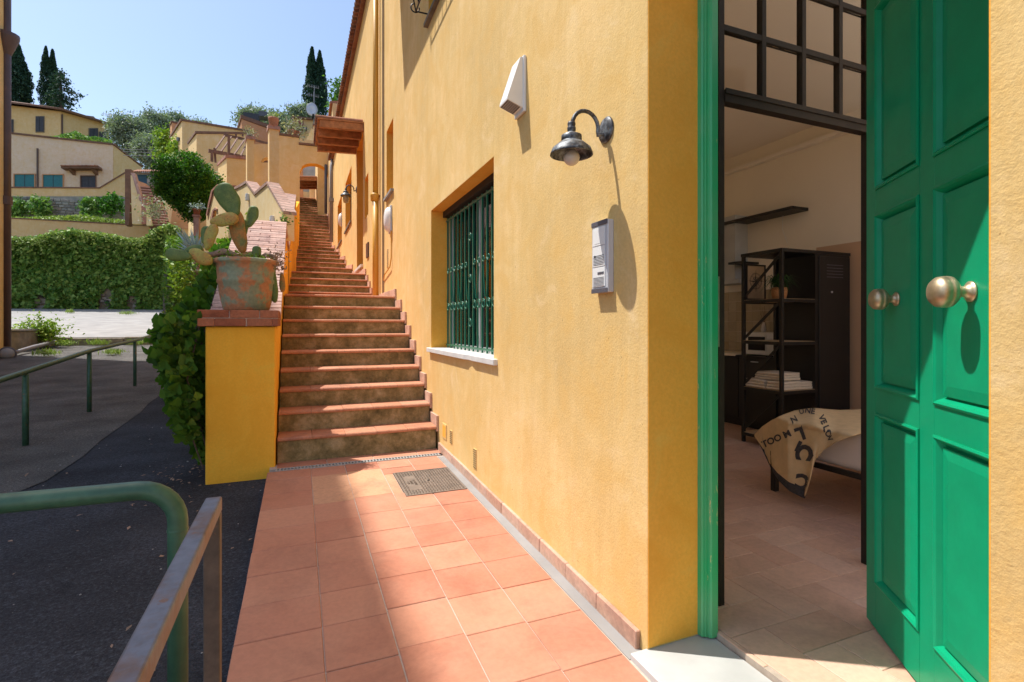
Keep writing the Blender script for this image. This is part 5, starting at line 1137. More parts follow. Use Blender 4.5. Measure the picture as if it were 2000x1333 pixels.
plane_wall('coping', [(446, 360.5), (446, 363), (425, 363), (414.5, 374), (409, 398), (404, 421.5), (402, 421), (406.5, 396), (412.5, 372), (424, 360.5)], (C0.x - .03, C0.y - .02), Zn, .4, M_brick, cw)
plane_wall('arch_trim', [(411, 450), (411.5, 424), (414, 411), (419.5, 406), (422.5, 408), (422, 412.0), (420, 409), (416, 413), (414, 424), (414, 450)], (C0.x - .03, C0.y - .02), Zn, .05, M_brick, cw)
MB().box(C0.x - .3, C0.x + .1, 14.6, 14.65, 1, 3.4).build('passage_shade', M_dark, cw)  # near-black sheet stands in for shade inside the arched opening
sw = empty('shaded_garden_wall', onY(460, 400, 13.2), 'narrow shaded ochre wall between the two cream walls', 'wall')
plane_wall('wall', [(446.2, 364), (472, 369), (472, 470), (446.2, 470)], (C0.x, C0.y + .02), (-.34, .94), .3, M_wallfar, sw); plane_wall('coping', [(446, 361.5), (473, 366.5), (473, 369.2), (446, 364.2)], (C0.x, C0.y - .03), (-.34, .94), .4, M_brick, sw)

# ------------------------------------------------------------------ terraced blocks on the slope
def hillblock(parent, pxL, pxC, pxR, pyC, Y, zb, mat, cop=M_copd, e1=E1, e2=E2, dzR=0, dzL=0, th=.14):
    c = onY(pxC, pyC, Y); R = onP(pxR, 300, (c.x, c.y), (e1.y, -e1.x)); L = onP(pxL, 300, (c.x, c.y), (e2.y, -e2.x)); bk = R + (L - c); z = c.z
    xy = [(c.x, c.y), (R.x, R.y), (bk.x, bk.y), (L.x, L.y)]; tops = [z, z + dzR, z + dzR + dzL, z + dzL]
    MB().block(xy, zb, tops).build('wall', mat, parent)
    mx = sum(p[0] for p in xy) / 4; my = sum(p[1] for p in xy) / 4; ex = [(mx + (x - mx) * 1.02 + (-.05 if x < mx else .05), my + (y - my) * 1.02 + (-.06 if y < my else .06)) for x, y in xy]
    MB().block(ex, tops, [t + th for t in tops]).build('coping', cop, parent)
    return c, R, L
tb = empty('terraced_block', onY(355, 260, 44), 'uppermost ochre terraced block with a long descending parapet', 'house'); c, R_, L_ = hillblock(tb, 333, 355.6, 486, 237, 44, 8, M_wallfar, dzR=.35)
q = lambda px, py, d=0: onP(px, py, (c.x, c.y), (E2.y, -E2.x)) + Vector((-.94, -.34, 0)) * d
mb = MB(); qbox(mb, q, 347.5, 351.5, 269, 276, .0, .1); mb.build('window', M_shut, tb)
tb2 = empty('terraced_block', onY(338, 260, 50), 'small pinkish block rising behind the uppermost ochre terrace', 'house'); hillblock(tb2, 332, 336, 356, 240, 49, 8, M_salmon)
tb3 = empty('terraced_block', onY(384, 280, 38), 'ochre terraced block behind the wooden pergola', 'house'); hillblock(tb3, 368, 384, 486, 262, 38, 6, M_wallfar, dzR=.75)
tb4 = empty('terraced_block', onY(443, 320, 29), 'lowest ochre terraced block right of the clipped round tree', 'house'); hillblock(tb4, 426, 443, 486, 309, 29, 3, M_wallfar, M_brick, dzR=.12)
pg = empty('pergola', onY(440, 290, 33), 'dark timber pergola leaning over the terrace', 'pergola')
def beam(mb, a, b, Ya, Yb, w): return mb.bar(onY(*a, Ya), onY(*b, Yb), w)
beam(MB(), (437, 264), (480, 273), 36, 36, .14).build('beam', M_copd, pg); beam(MB(), (407, 295), (481, 308), 31, 31.5, .16).build('beam', M_copd, pg)
beam(MB(), (496, 274), (524, 281), 34, 34, .12).build('beam', M_copd, pg); beam(MB(), (447, 266), (447, 306), 31.2, 31.2, .12).build('post', M_copd, pg); beam(MB(), (414, 296), (414, 316), 31, 31, .12).build('post', M_copd, pg); beam(MB(), (419, 290), (421, 318), 31.3, 31.3, .1).build('post', M_copd, pg)
for a, b in (((439, 266), (417, 297)), ((452, 268), (430, 299)), ((464, 270), (444, 301)), ((478, 273), (457, 303)), ((480, 285), (470, 305))): beam(MB(), a, b, 35.9, 31.1, .07).build('rafter', M_copd, pg)
for a in (441, 461, 474): beam(MB(), (a, 262), (a, 267), 35.8, 35.8, .1).build('rafter_end', M_copd, pg)
bw = empty('buttress_wall', onY(500, 320, 26), 'tall ochre buttresses and linking wall left of the arch', 'wall')
hillblock(bw, 480.4, 482.6, 496.5, 272, 25.5, 3, M_wallfar, M_brick, Vector((1, 0.05, 0)), Vector((-.16, .98, 0)))
arcp = [(509.5, 318), (511, 312), (516, 308.5), (524, 307), (524.5, 318)]
plane_wall('wall', [(496, 282), (525, 282), (525, 307)] + arcp[::-1][1:] + [(524.9, 318), (525, 440), (496, 440)], (0, 26.5), (0, 1), .5, M_wallfar, bw)
plane_wall('arch_back', [(505, 300), (530, 300), (530, 320), (505, 320)], (0, 27.4), (0, 1), .2, M_copd, bw)
hillblock(bw, 523.4, 526, 545, 252, 24, 3, M_wallfar, M_brick, Vector((1, 0.05, 0)), Vector((-.16, .98, 0)))
# arch over the stairs
aw = empty('arch_wall', onY(600, 300, 28.4), 'ochre wall pierced by an arch over the top of the stairs', 'wall')
AY = 28.9; K = lambda px, py: onY(px, py, AY)
xl_, xr_ = K(585.5, 350).x, FX - .005; zs_ = K(600, 338).z; zc_ = K(612, 319.5).z; n = 12
arcw = [(xl_ + (xr_ - xl_) * i / n, zs_ + (zc_ - zs_) * math.sqrt(max(0, 1 - (2 * i / n - 1) ** 2)) ** .9) for i in range(n + 1)]
poly = [(K(544, 300).x, 3), (K(544, 265).x, K(544, 265).z), (K(563, 267).x, K(563, 267).z), (K(584, 270).x, K(584, 270).z), (K(584, 283.5).x, K(584, 283.5).z), (xr_, K(640, 289).z), (xr_, zs_)] + arcw[::-1][1:] + [(xl_, 3)]
MB().prism([(x, AY, z) for x, z in poly], (0, .55, 0)).build('wall', M_wallfar, aw)
mb = MB()
for (a, b) in (((543.5, 264), (584.5, 269.5)), ((583.5, 282.5), (645, 288.5))):
    A, B = K(*a), K(*b); mb.prism([(A.x, AY - .05, A.z), (B.x, AY - .05, B.z), (B.x, AY - .05, B.z + .1), (A.x, AY - .05, A.z + .1)], (0, .66, 0))
mb.build('coping', M_copd, aw)
iv = MB(); 
for i in range(n): (a, b), (c_, d) = arcw[i], arcw[i + 1]; iv.prism([(a, AY + .003, b), (c_, AY + .003, d), (c_, AY + .003, d - .01), (a, AY + .003, b - .01)], (0, .54, 0))
iv.build('arch_lining', M_reveal, aw)
# parts of the house beyond the arch
hb_ = empty('house_beyond_arch', (2, 33, 9), 'ochre house front beyond the arch, set forward of the main facade', 'house')
wall_open('wall', .95, 1.40, 31.0, 36, 6, 12.2, [(31.6, 33.3, 8.3, 9.7)], M_wallfar, hb_); MB().box(.6, 1.4, 36, 36.4, 6, 11).build('wall', M_cream, hb_)
MB().block([(.8, 30.9), (1.4, 30.9), (1.4, 36), (.8, 36)], 12.2, [12.3] * 4).build('roof', M_rooftile, hb_)
MB().block([(-.9, 36.5), (.94, 36.5), (.94, 37), (-.9, 37)], 6, [10.2] * 4).build('wall', M_cream, hb_); MB().block([(-.02, 36.44), (.22, 36.44), (.22, 36.49), (-.02, 36.49)], 9.1, [12.9] * 4).build('pilaster', M_salmon, hb_)
MB().block([(-.9, 37.1), (3, 37.1), (3, 38), (-.9, 38)], 6, [13.2, 12.0, 12.0, 13.2]).build('wall', M_stone, hb_)
ulw = empty('left_arch_wall', (-.3, 32, 7), 'cream wall along the left of the steps beyond the arch', 'wall'); MB().box(-.5, -.21, 29.6, 36.4, 6, 9.7).build('wall', M_cream, ulw)

# pots, plants and dish above the walls
def pot_at(px0, px1, pyt, pyb, Y, name, label, leaves=0, mat=M_rooftile, lm=None, spread=(1, 1)):
    a = onY((px0 + px1) / 2, pyb, Y); k = Y / D(px0, pyb).y / 1000; w = (px1 - px0) / 2 * k; h = (pyb - pyt) * k; e = empty(name, a, label, 'potted plant' if leaves else 'pot')
    MB().lathe([(0, 0), (w * .72, 0), (w * .78, h * .1), (w * .95, h * .78), (w, h * .8), (w * 1.02, h), (w * .85, h), (0, h * .9)], a, n=20).build('pot', mat, e, smooth=True)
    if leaves: leaf_mesh('foliage', np.array(a) + (0, 0, h + .1) + rng.normal(size=(leaves, 3)) * (w * spread[0], w * .8, w * spread[1]), w * .5, lm or F_flower, e)
    return e
pot_at(524.5, 544, 231, 251, 23.7 + .4, 'terracotta_pot', 'wide brick red pot of dry cactus on top of the tallest buttress', 60, lm=F_weed, spread=(.6, .25))
pot_at(563, 586, 257, 269, 29.1, 'flower_pot', 'low brown pot of straggling flowers on the wall above the arch', 500, M_brick, spread=(.9, .9))
pot_at(482, 495, 266, 272, 25.9, 'flower_pot', 'small grey pot with pale flowers on the shorter buttress', 260, M_dgrey, spread=(.9, 1.0))
sd = empty('satellite_dish', onY(610, 218, 44), 'pale round satellite dish in front of the double cypress', 'satellite dish'); c = onY(609.5, 216, 44); k = 44 / D(610, 216).y / 1000
mb = MB(); mb.lathe([(0, 0), (5 * k, -.02), (10.5 * k, -.12), (10.5 * k, -.15), (5 * k, -.05), (0, -.03)], (0, 0, 0), (.1, 1, -.1), 24); mb.v = [(x + c.x, y + c.y, z * 1.25 + c.z) for x, y, z in mb.v]; mb.build('reflector', M_silver, sd, smooth=True)
MB().tube([onY(611, 232, 43.4), onY(612, 224, 43)], .08, 6).build('receiver_arm', M_dark, sd); MB().tube([onY(613, 180, 44.5), onY(613, 290, 44.5)], .04, 6).build('mast', M_gpipe, sd)
antenna(614, 168, 232, 45, 'cluttered television aerial above the satellite dish', 20, 7, True); antenna(562.5, 204, 228, 80, 'tiny television aerial above the olive trees', 10, 4)
gh = empty('salmon_gable_house', onY(480, 240, 52), 'salmon coloured house with a sloping brown verge behind the pergola', 'house')
c = onY(472, 232, 50); hillblock(gh, 451, 472, 530, 232, 50, 12, M_salmon, M_copd, dzR=-.3, dzL=-2.2, th=.3)
dh = empty('dark_roof_house', onY(495, 220, 66), 'dark flat roofed house on the skyline', 'house'); plane_wall('wall', [(475, 219), (505, 223), (505, 240), (475, 236)], (0, 66), (0, 1), 4, M_shut, dh); plane_wall('chimney', [(505, 216), (522, 219), (522, 228), (505, 226)], (0, 67), (0, 1), 1.5, M_dgrey, dh)
uh = empty('upper_yellow_house', onY(590, 240, 50), 'yellow gabled house with a red window above the arch', 'house')
plane_wall('wall', [(556, 272), (571, 229), (640, 237), (640, 300), (556, 300)], (0, 48), (-.05, 1), 5, M_wallfar, uh); plane_wall('roof', [(570, 226.5), (642, 234.5), (642, 237.5), (571, 229.2), (557, 271), (554.5, 271)], (0, 47.7), (-.05, 1), 5.6, M_copd, uh)
plane_wall('window', [(580, 236), (593, 237.5), (593, 246), (580, 244.5)], (0, 47.6), (-.05, 1), .2, mat_plain('red_shutter', (.22, .06, .05), .7), uh); plane_wall('awning', [(583, 247), (600, 249), (600, 253), (583, 251)], (0, 47.2), (-.05, 1), .6, M_dgrey, uh)
plane_wall('chimney', [(611.5, 245), (621, 245), (621, 292), (611.5, 290)], (0, 38), (0, 1), .9, M_wallfar, uh); plane_wall('chimney_cap', [(610.5, 242), (622, 242), (622, 245), (610.5, 245)], (0, 37.9), (0, 1), 1.1, M_copd, uh); plane_wall('parapet', [(584, 271), (612, 275), (612, 292), (584, 290)], (0, 36), (0, 1), .3, M_wallfar, uh); plane_wall('parapet', [(599, 271), (611, 246), (611, 276), (600, 276)], (0, 38.6), (0, 1), .2, M_cream, uh)
# ------------------------------------------------------------------ the room behind the open door
RX0, RX1, RY0, RY1, RZ = FX + TH + .001, 6.1, -7.0, 6.6, 3.95
# herringbone floor
fl = empty('room_floor', (3.5, 2, 0)); tag(fl, kind='structure')
MB().box(1.7555, RX1 + .2, RY0 - .2, RY1 + .2, -.2, -.004).build('screed', M_ingrout, fl)
u = .2; ox, oy = 2.382 - 12 * u, 1.94 - 10 * u; g = .0035; tl = []
th_ = unit_brick('tile', 2 * u - g, u - g, .016, M_infloor, .002); tv = unit_brick('tile', u - g, 2 * u - g, .016, M_infloor, .002)
for i in range(-2, 32):
    for j in range(-1, 32):
        s_ = (i + j - 22) % 4; x, y = ox + i * u, oy + j * u
        if s_ == 0: tl.append((th_, x + u, y + u / 2, u, u / 2))
        elif s_ == 2: tl.append((tv, x + u / 2, y + u, u / 2, u))
tl = [t for t in tl if t[1] - t[3] > 1.7555 - .21 and t[1] + t[3] < 6.15 and not (t[1] < 1.85 and not (.4 < t[2] < 2.1))]
tl.sort(key=lambda t: (t[1] - 1.9) ** 2 + (t[2] - 1.6) ** 2)
def clipped(t):
    me, x, y, hx, hy = t; x0, x1, y0, y1 = x - hx + g / 2, x + hx - g / 2, y - hy + g / 2, y + hy - g / 2
    x0c = max(x0, 1.757); y0c, y1c = (max(y0, .46), min(y1, 2.14)) if x < 1.93 else (y0, y1)
    if (x0c, y0c, y1c) == (x0, y0, y1): return me, x, y
    if x1 - x0c < .02 or y1c - y0c < .02: return None
    return unit_brick('tile', x1 - x0c, y1c - y0c, .016, M_infloor, .002), (x0c + x1) / 2, (y0c + y1c) / 2
far = MB(); cnt = 0
for t in tl:
    c_ = clipped(t)
    if not c_: continue
    if cnt < 290: inst('tile', c_[0], (c_[1], c_[2], -.0078 + random.uniform(-.0004, .0004)), fl, (random.uniform(-.0008, .0008), random.uniform(-.0008, .0008), 0)); cnt += 1
    else: hx, hy = (u - g / 2, u / 2 - g / 2) if t[0] is th_ else (u / 2 - g / 2, u - g / 2); far.box(t[1] - hx, t[1] + hx, t[2] - hy, t[2] + hy, -.016, 0)
o = far.build('far_tiles', M_infloor, fl); o['kind'] = 'stuff'
rm = empty('room_walls', (4, 2, 0)); tag(rm, kind='structure')
MB().box(RX1, RX1 + .2, RY0, 2.5, -.2, 6.6).build('back_wall', M_inwall, rm); MB().box(RX1, RX1 + .2, 2.501, RY1, -.2, RZ + .3).build('back_wall', M_inwall, rm)  # unseen stretch raised above the ceiling to bounce sun into the room
MB().box(RX0, RX1, RY1, RY1 + .2, -.2, RZ + .3).build('end_wall', M_inwall, rm)
MB().box(RX0, RX1, RY0 - .2, RY0, -.2, 6.6).build('end_wall', M_inwall, rm)  # unseen end wall, raised as well to catch and bounce sun
MB().box(RX1 - .004, RX1 - .0005, 2.3, 4.55, .10, 2.385).build('tan_paint', M_inbrown, rm)
MB().box(RX1 - .02, RX1 - .001, 4.56, RY1, .0, .08).build('skirting_board', M_inwall, rm)
MB().box(RX1 - .10, RX1 - .001, RY0, RY1, 3.70, 3.745).build('cornice', M_ceil, rm)
lin = wall_open('inner_lining', RX0 + .0005, RX0 + .15, RY0, RY1, -.2, RZ, [(.45, 2.15, -.3, 3.5), (W1[0] - .1, W1[1] + .1, 1.0, 2.85), SUN_WIN[0], SUN_WIN[1]], M_inwall, rm)
mb = MB(); mb.box(RX0, RX1 + .2, 2.5, RY1, RZ, RZ + .15); mb.box(RX0, RX1 + .2, RY0 - .2, RY0 + .4, RZ, RZ + .15)
cl = mb.build('ceiling', M_ceil); tag(cl, kind='structure')   # left open over the unseen end to let added sun brighten the room
for h in SUN_WIN:  # frames and sills of the added unseen windows
    w = empty('window', (FX + .2, h[0], h[2])); w.parent = house; w.matrix_parent_inverse = world_of(house).inverted()
    mb = MB(); mb.box(FX + .16, FX + .21, h[0], h[0] + .07, h[2], h[3]); mb.box(FX + .16, FX + .21, h[1] - .07, h[1], h[2], h[3]); mb.box(FX + .16, FX + .21, h[0] + .07, h[1] - .07, h[3] - .07, h[3]); mb.box(FX + .16, FX + .21, h[0] + .07, h[1] - .07, h[2], h[2] + .07); mb.build('frame', M_stone, w)
    MB().box(FX - .04, FX + .2, h[0] - .05, h[1] + .05, h[2] - .05, h[2] - .002).build('sill', M_marble, w)

# iron and glass screen just inside the doorway
isn = empty('iron_screen', (1.96, 1.96, 0), 'brown iron screen with a small paned glass transom inside the doorway', 'screen')
YS = 1.955; x0 = 1.925
MB().box(x0, x0 + .035, YS, YS + .04, .0, 3.9).build('post', M_iron, isn)
MB().box(3.05, 3.09, YS, YS + .04, .0, 3.9).build('post', M_iron, isn)
MB().box(x0 + .035, 3.05, YS - .005, YS + .045, 2.515, 2.575).build('rail', M_iron, isn)
MB().box(x0 + .035, 3.05, YS - .012, YS - .0055, 2.555, 2.58).build('rail', M_iron, isn)
for z in (2.875, 3.20, 3.52): MB().box(x0 + .035, 3.05, YS + .004, YS + .036, z, z + .030).build('glazing_bar', M_iron, isn)
xs = [x0 + .035, 2.234, 2.529, 2.824, 3.05]; zs = [2.575, 2.875, 3.20, 3.52, 3.9]
for x in xs[1:-1]: MB().box(x - .014, x + .014, YS + .002, YS + .038, 2.576, 3.9).build('glazing_bar', M_iron, isn)
for i in range(4):
    for j in range(3): MB().box(xs[i] + (.015 if i else 0), xs[i + 1] - (.015 if i < 3 else 0), YS + .018, YS + .021, zs[j] + (.031 if j else .001), zs[j + 1] - .001).build('pane', M_tglass, isn)

# black shelving unit and locker
un = empty('shelving_unit', (5.2, 4.3, 0), 'open black iron shelving unit with wooden shelves and diagonal braces', 'shelf')
ux0, ux1, uy0, uy1 = 4.916, 5.48, 4.077, 4.637; b_ = .035
for (x, y) in ((ux0, uy0), (ux0, uy1 - b_), (ux1 - b_, uy0), (ux1 - b_, uy1 - b_)): MB().box(x, x + b_, y, y + b_, 0, 2.215).build('post', M_black, un)
for z in (.665, 1.214, 1.694, .12):
    MB().box(ux0 + .005, ux1 - .005, uy0 + .005, uy1 - .005, z - .022, z).build('shelf', M_shelfw, un)
    mb = MB(); mb.box(ux0 - .001, ux0 + .004, uy0, uy1, z - .04, z - .003); mb.box(ux0, ux1, uy0 - .001, uy0 + .004, z - .04, z - .003); mb.box(ux0, ux1, uy1 - .004, uy1 + .001, z - .04, z - .003); mb.build('shelf_edge', M_black, un)
MB().box(ux0 - .005, 6.04, uy0 - .005, uy1 + .005, 2.2151, 2.25).build('top', M_black, un)
for z0, z1 in ((1.72, 2.20), (1.23, 1.67), (.69, 1.19), (.15, .64)):
    MB().bar((ux0 + .018, uy1 - .02, z0), (ux0 + .018, uy0 + .02, z1), .012, .03).build('brace', M_black, un)
lk = empty('locker', (5.76, 4.35, 0), 'tall black metal locker joined to the open shelving', 'wardrobe')
MB().box(5.485, 6.036, uy0 + .003, uy1, .06, 2.2145).build('carcass', M_blackp, lk); MB().box(5.50, 6.02, uy0 - .012, uy0 + .002, .09, 2.19).build('door', M_blackp, lk, bevel=.003, seg=1)
MB().lathe([(0, 0), (.012, 0), (.012, .01), (0, .01)], (5.70, uy0 - .013, 1.78), (0, -1, 0), 12).build('handle', M_silver, lk)
mb = MB(); [mb.box(5.62, 5.90, uy0 - .0135, uy0 - .0122, 1.95 + k * .035, 1.958 + k * .035) for k in range(5)]; mb.build('louvre', M_dgrey, lk)
for x in (5.50, 6.0): MB().box(x, x + .03, uy0 + .01, uy0 + .04, 0, .06).build('foot', M_black, lk)
# towels
def towel(name, x0, x1, y0, y1, z, h, label):
    t = empty(name, ((x0 + x1) / 2, (y0 + y1) / 2, z), label, 'towel'); n = 3
    for k in range(n):
        za = z + h * k / n; mb = MB(); prof = []
        for q in range(9): a = math.pi / 2 + math.pi * q / 8; prof.append((x0 + h / n / 2 + h / n / 2 * math.cos(a), za + h / n / 2 + h / n / 2 * .94 * math.sin(a)))
        prof = [(x1, za + h / n * .97)] + prof + [(x1, za + h / n * .03)]
        mb.prism([(x, y0 + .01 * math.sin(k), zz) for x, zz in prof], (0, y1 - y0 - .01 * k, 0)); o = mb.build('fold', M_towel, t, bevel=.006)
        sm = o.modifiers.new('s', 'SUBSURF'); sm.levels = sm.render_levels = 1
towel('folded_towel', 4.94, 5.20, 4.33, 4.60, .667, .10, 'folded cream towel at the back left of the shelf pile')
towel('folded_towel', 4.94, 5.26, 4.11, 4.30, .667, .095, 'folded cream towel at the front left of the shelf pile')
towel('folded_towel', 5.215, 5.455, 4.11, 4.40, .667, .085, 'flat cream towel at the right end of the shelf pile')
towel('folded_towel', 4.98, 5.30, 4.15, 4.50, .769, .085, 'topmost cream towel of the shelf pile')
# picture, plant, microwave
pc_ = empty('compass_picture', (5.05, 4.60, 1.7), 'black framed compass rose print leaning on the top shelf', 'picture')
p0, p1, pz0, pz1 = 4.955, 5.27, 1.70, 2.13
mb = MB(); yy = 4.595
mb.box(p0, p0 + .018, yy, yy + .02, pz0, pz1); mb.box(p1 - .018, p1, yy, yy + .02, pz0, pz1); mb.box(p0 + .018, p1 - .018, yy, yy + .02, pz0, pz0 + .018); mb.box(p0 + .018, p1 - .018, yy, yy + .02, pz1 - .018, pz1); mb.build('frame', M_black, pc_)
MB().box(p0 + .018, p1 - .018, yy + .008, yy + .018, pz0 + .018, pz1 - .018).build('print', mat_plain('parchment', (.42, .29, .18), .8, var=.12, ns=9), pc_)
cx, cz = (p0 + p1) / 2, 1.93; mb = MB()
for rr_ in (.098, .088, .05): mb.tube([(cx + rr_ * math.cos(a), yy + .0065, cz + rr_ * math.sin(a)) for a in np.linspace(0, 2 * math.pi, 33)], .0018, 4)
for k in range(16):
    a = math.pi * k / 8; L = (.135, .055, .085, .055)[k % 4]; w = .012 if k % 4 == 0 else .008
    p = Vector((math.cos(a), 0, math.sin(a))); q = Vector((-math.sin(a), 0, math.cos(a))); c = Vector((cx, yy + .0065, cz))
    if k % 2 == 0: mb.prism([c, c + p * L * .25 + q * w, c + p * L], (0, -.001, 0))
    mb.tube([c, c + p * L], .0012, 3)
mb.build('compass_rose', M_dark, pc_)
fn = empty('indoor_fern', (5.10, 4.33, 1.7), 'trailing green house plant in a woven basket on the top shelf', 'potted plant')
MB().lathe([(0, 0), (.07, 0), (.082, .05), (.085, .10), (.078, .135), (.07, .13), (0, .12)], (5.12, 4.28, 1.696), n=20).build('basket', M_basket, fn, smooth=True)
r = random.Random(9); mb = MB()
for i in range(95):
    a = r.uniform(0, 6.3); L = r.uniform(.12, .26); b0 = Vector((5.12, 4.28, 1.83)); d = Vector((math.cos(a), math.sin(a), 0)); side = Vector((-d.y, d.x, 0)) * .006
    p1_, p2_ = b0 + d * L * .5 + Vector((0, 0, r.uniform(.05, .15))), b0 + d * L + Vector((0, 0, r.uniform(-.10, .12)))
    mb.add([b0 - side, b0 + side, p1_ + side, p1_ - side, p2_], [(0, 1, 2, 3), (3, 2, 4)])
mb.build('foliage', F_indoor, fn)
kt = empty('kitchen_counter', (5.8, 5.5, 0), 'dark kitchen units with a pale worktop along the back wall', 'kitchen unit')
MB().box(5.62, RX1 - .001, 4.70, RY1, .10, .965).build('cabinet', M_blackp, kt); MB().box(5.66, RX1 - .001, 4.72, RY1, 0, .10).build('plinth', M_black, kt); MB().box(5.58, RX1 - .001, 5.35, RY1, .967, 1.0).build('worktop', M_inwall, kt)
for a, b in ((4.71, 5.33), (5.34, 5.93), (5.94, 6.58)): MB().box(5.60, 5.619, a, b, .12, .95).build('cabinet_door', M_blackp, kt, bevel=.002, seg=1)
MB().box(5.59, 5.5995, 5.0, 5.12, .90, .912).build('handle', M_silver, kt)
MB().box(5.56, RX1 - .001, 4.70, 5.348, .967, .985).build('worktop', M_blackp, kt)
bs_ = empty('backsplash', (RX1, 5.6, 1.0), 'beige square tiled splashback behind the kitchen worktop', 'splashback'); me = unit_brick('tile', .008, .147, .147, M_splash, .002)
for i in range(13):
    for j in range(6): inst('tile', me, (RX1 - .0045, 4.72 + i * .15, 1.075 + j * .15), bs_)
mw = empty('microwave', (5.8, 5.3, .99), 'white microwave oven on the worktop seen through the shelves', 'microwave'); A = onX(1455, 646, 5.66); B = onX(1506, 646, 5.66)
MB().box(5.66, 6.02, B.y - .05, A.y, 1.0, 1.30).build('casing', M_white, mw, bevel=.008); MB().box(5.652, 5.6595, B.y + .09, A.y - .06, 1.06, 1.24).build('window', M_dark, mw); MB().box(5.645, 5.6595, B.y + .07, B.y + .08, 1.05, 1.27).build('handle', M_white, mw)
vs_ = empty('vase', (5.8, 5.1, 1.3), 'small pale vase with dry twigs on top of the microwave', 'vase'); c = onX(1492, 645, 5.8)
MB().lathe([(0, 0), (.03, 0), (.04, .03), (.03, .09), (.016, .12), (.02, .135)], (5.8, c.y, 1.301), n=16).build('vase_body', M_sheet, vs_, smooth=True)
mb = MB(); [mb.tube([(5.8, c.y, 1.42), (5.8 + r.uniform(-.04, .04), c.y + r.uniform(-.06, .09), 1.42 + r.uniform(.12, .24))], .0025, 4) for _ in range(9)]; mb.build('twig', M_dry, vs_)
ws1 = empty('wall_shelf', (5.9, 5.3, 2.9), 'long black floating shelf high on the cream wall', 'shelf'); MB().box(5.80, RX1 - .001, 4.66, 6.3, 2.88, 2.92).build('board', M_black, ws1, bevel=.003, seg=1)
MB().tube([(6.05, 5.0, 2.88), (6.06, 5.02, 2.7), (6.05, 4.97, 2.6), (6.07, 4.95, 2.5)], .003, 5).build('cord', M_white, ws1)
hd = empty('range_hood', (5.9, 5.9, 1.9), 'grey range hood edge above the kitchen tiles', 'range hood'); A = onX(1443, 520, 5.8); MB().box(5.8, RX1 - .001, A.y, A.y + .5, 2.0, 2.06).build('hood_base', M_stone, hd); MB().box(5.85, RX1 - .001, A.y + .12, A.y + .4, 2.061, 3.0).build('chimney', M_stone, hd)
ws2 = empty('wall_shelf', (5.9, 6.0, 2.28), 'short black shelf beside the range hood', 'shelf'); MB().box(5.72, RX1 - .001, A.y - .08, A.y + .119, 2.27, 2.30).build('board', M_black, ws2)

# bed
bd = empty('bed', (4.5, 2.2, 0), 'low black metal bed made up with a pale sheet', 'bed')
bx0, bx1, by0, by1 = 3.683, 5.75, 1.25, 3.164
for (x, y) in ((bx0, by1 - .045), (bx1 - .045, by1 - .045), (bx0, by0), (bx1 - .045, by0)): MB().box(x, x + .045, y, y + .045, 0, .335).build('leg', M_black, bd)
MB().box(bx0 - .002, bx0 + .03, by0, by1, .296, .334).build('side_rail', M_black, bd); MB().box(bx1 - .03, bx1, by0, by1, .296, .334).build('side_rail', M_black, bd)
MB().box(bx0 + .031, bx1 - .031, by1 - .03, by1, .296, .334).build('end_rail', M_black, bd); MB().box(bx0 + .031, bx1 - .031, by0, by0 + .03, .296, .334).build('end_rail', M_black, bd)
MB().box(bx0 + .02, bx1 - .02, by0 + .02, by1 - .02, .336, .60).build('mattress', M_sheet, bd, smooth=True, bevel=.06, seg=5)
# throw blanket with lettering
tbk = empty('throw_blanket', (3.62, 3.0, .6), 'cream fleece throw with dark lettering draped over the corner of the bed', 'blanket')
colsB = [((1477, 846), (1478, 857)), ((1490, 833), (1495, 890)), ((1508, 821), (1507, 917)), ((1530, 811), (1522, 940)), ((1552, 803), (1543, 960)), ((1572, 800), (1571, 974)), ((1593, 798), (1583, 932)), ((1612, 800), (1589, 904)), ((1640, 802), (1607, 880)), ((1668, 801), (1632, 864)), ((1705, 799), (1705, 838))]
nu, nv_ = 110, 60; V = []; 
def blanket_pt(px, py, uu, vv):
    X = 3.60 + max(0, 1538 - px) * .0040 - (.02 if px > 1538 else 0)
    side = onX(px, py, X)
    if side.z > .60 and px > 1490:
        top = onZ(px, py, .625 + .03 * math.exp(-((uu - .58) / .12) ** 2)); k = min(1, (side.z - .60) / .07); side = side.lerp(top, k * k * (3 - 2 * k)) if top.y < 3.35 else Vector((top.x, top.y, top.z)).lerp(side, .3)
    fold = (.030 * math.sin(uu * 21 + vv * 1.5) + .016 * math.sin(uu * 39 - vv * 3)) * (.25 + .75 * vv) * min(1, uu * 6)
    d = D(px, py); return side - d * fold * .8 - d * .045
for i in range(nu + 1):
    uu = i / nu; f = uu * (len(colsB) - 1); k = min(int(f), len(colsB) - 2); w = f - k; w = w
    T = [colsB[k][0][c] * (1 - w) + colsB[k + 1][0][c] * w for c in (0, 1)]; B = [colsB[k][1][c] * (1 - w) + colsB[k + 1][1][c] * w for c in (0, 1)]
    for j in range(nv_ + 1):
        vv = j / nv_; bow = math.sin(math.pi * vv) * (-8 if uu < .45 else 4) * (1 if uu > .1 else .4)
        V.append(blanket_pt(T[0] + (B[0] - T[0]) * vv + bow, T[1] + (B[1] - T[1]) * vv, uu, vv))
F = [(i * (nv_ + 1) + j, (i + 1) * (nv_ + 1) + j, (i + 1) * (nv_ + 1) + j + 1, i * (nv_ + 1) + j + 1) for i in range(nu) for j in range(nv_)]
brd = [f for f in F if (f[0] % (nv_ + 1)) >= nv_ - (7 if f[0] // (nv_ + 1) > 12 else 12) and f[0] // (nv_ + 1) < 56]
bs2 = set(brd); main = [f for f in F if f not in bs2]
bvh = BVHTree.FromPolygons(V, F)
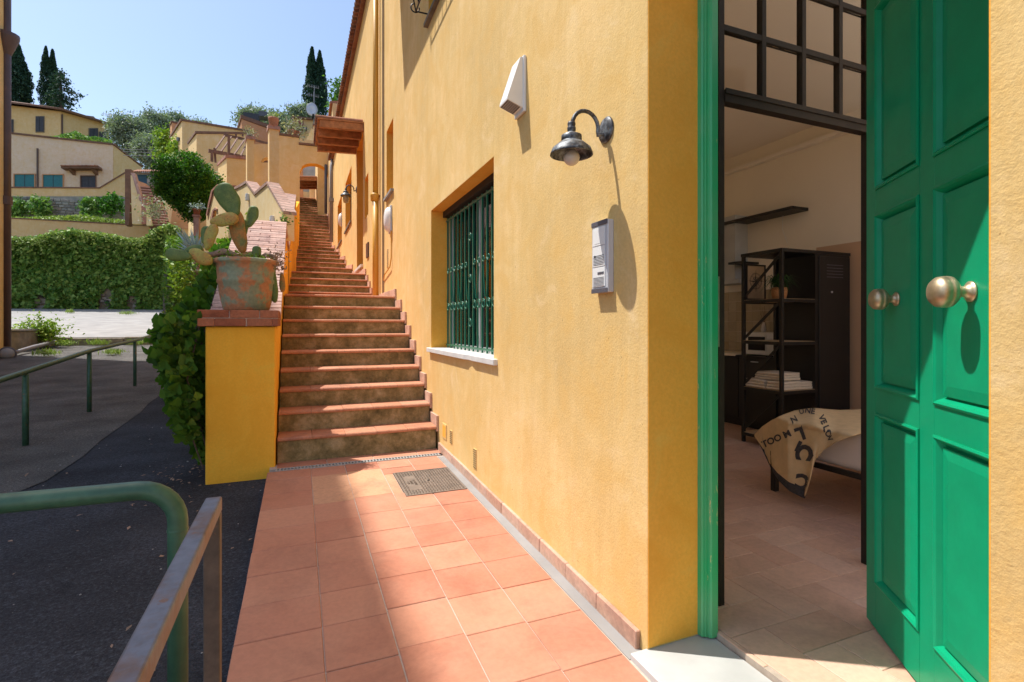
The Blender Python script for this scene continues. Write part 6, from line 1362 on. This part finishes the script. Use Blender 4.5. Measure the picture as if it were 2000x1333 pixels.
for nm, fs_, m in (('fleece', main, M_blank), ('border', brd, M_blankd)):
    me = bpy.data.meshes.new(nm); me.from_pydata([tuple(v) for v in V], [], fs_); bm = bmesh.new(); bm.from_mesh(me); bmesh.ops.delete(bm, geom=[v for v in bm.verts if not v.link_faces], context='VERTS'); bm.to_mesh(me); bm.free()
    o = link(nm, me, m, tbk, True); sm = o.modifiers.new('thick', 'SOLIDIFY'); sm.thickness = .008; sm.offset = 0
def decal(s, px, py, size_px, ang, bold=.0):
    cu = bpy.data.curves.new('lettering', 'FONT'); cu.body = s; cu.size = 1; cu.align_x = 'CENTER'; cu.align_y = 'CENTER'; cu.offset = bold; cu.resolution_u = 3
    o = bpy.data.objects.new('tmp', cu); COL.objects.link(o); bpy.context.view_layer.update(); me = bpy.data.meshes.new_from_object(o.evaluated_get(bpy.context.evaluated_depsgraph_get())); bpy.data.objects.remove(o)
    bm = bmesh.new(); bm.from_mesh(me); bmesh.ops.triangulate(bm, faces=bm.faces); 
    for _ in range(4): bmesh.ops.subdivide_edges(bm, edges=[e for e in bm.edges if e.calc_length() > .09], cuts=1, use_grid_fill=False); bmesh.ops.triangulate(bm, faces=bm.faces)
    ca, sa = math.cos(math.radians(ang)), math.sin(math.radians(ang)); dead = []
    for v in bm.verts:
        x, y = v.co.x * size_px, v.co.y * size_px; qx, qy = px + x * ca - y * sa * -1 * -1, py - (x * sa + y * ca)
        d = D(qx, qy).normalized(); hit = bvh.ray_cast(Vector((0, 0, CH)), d)
        if hit[0] is None: dead.append(v)
        else: v.co = hit[0] + hit[1] * (.0085 if hit[1].dot(d) < 0 else -.0085)
    bmesh.ops.delete(bm, geom=dead, context='VERTS'); bm.to_mesh(me); bm.free(); me.materials.clear(); link('lettering', me, M_blankd, tbk)
decal('TOO M', 1518, 858, 18, 24, .03); decal('N', 1551, 822, 17, 30, .02); decal('U', 1566, 806, 15, 15, .02)
decal('VE LOV', 1613, 838, 16, -66, .03); decal('L', 1564, 846, 34, 200, .06); decal('C', 1571, 884, 44, -100, .05); decal('C', 1569, 940, 40, 170, .05); decal('I', 1560, 873, 26, -25, .08); decal('NE', 1582, 805, 15, -10, .03)
bpy.context.view_layer.update()
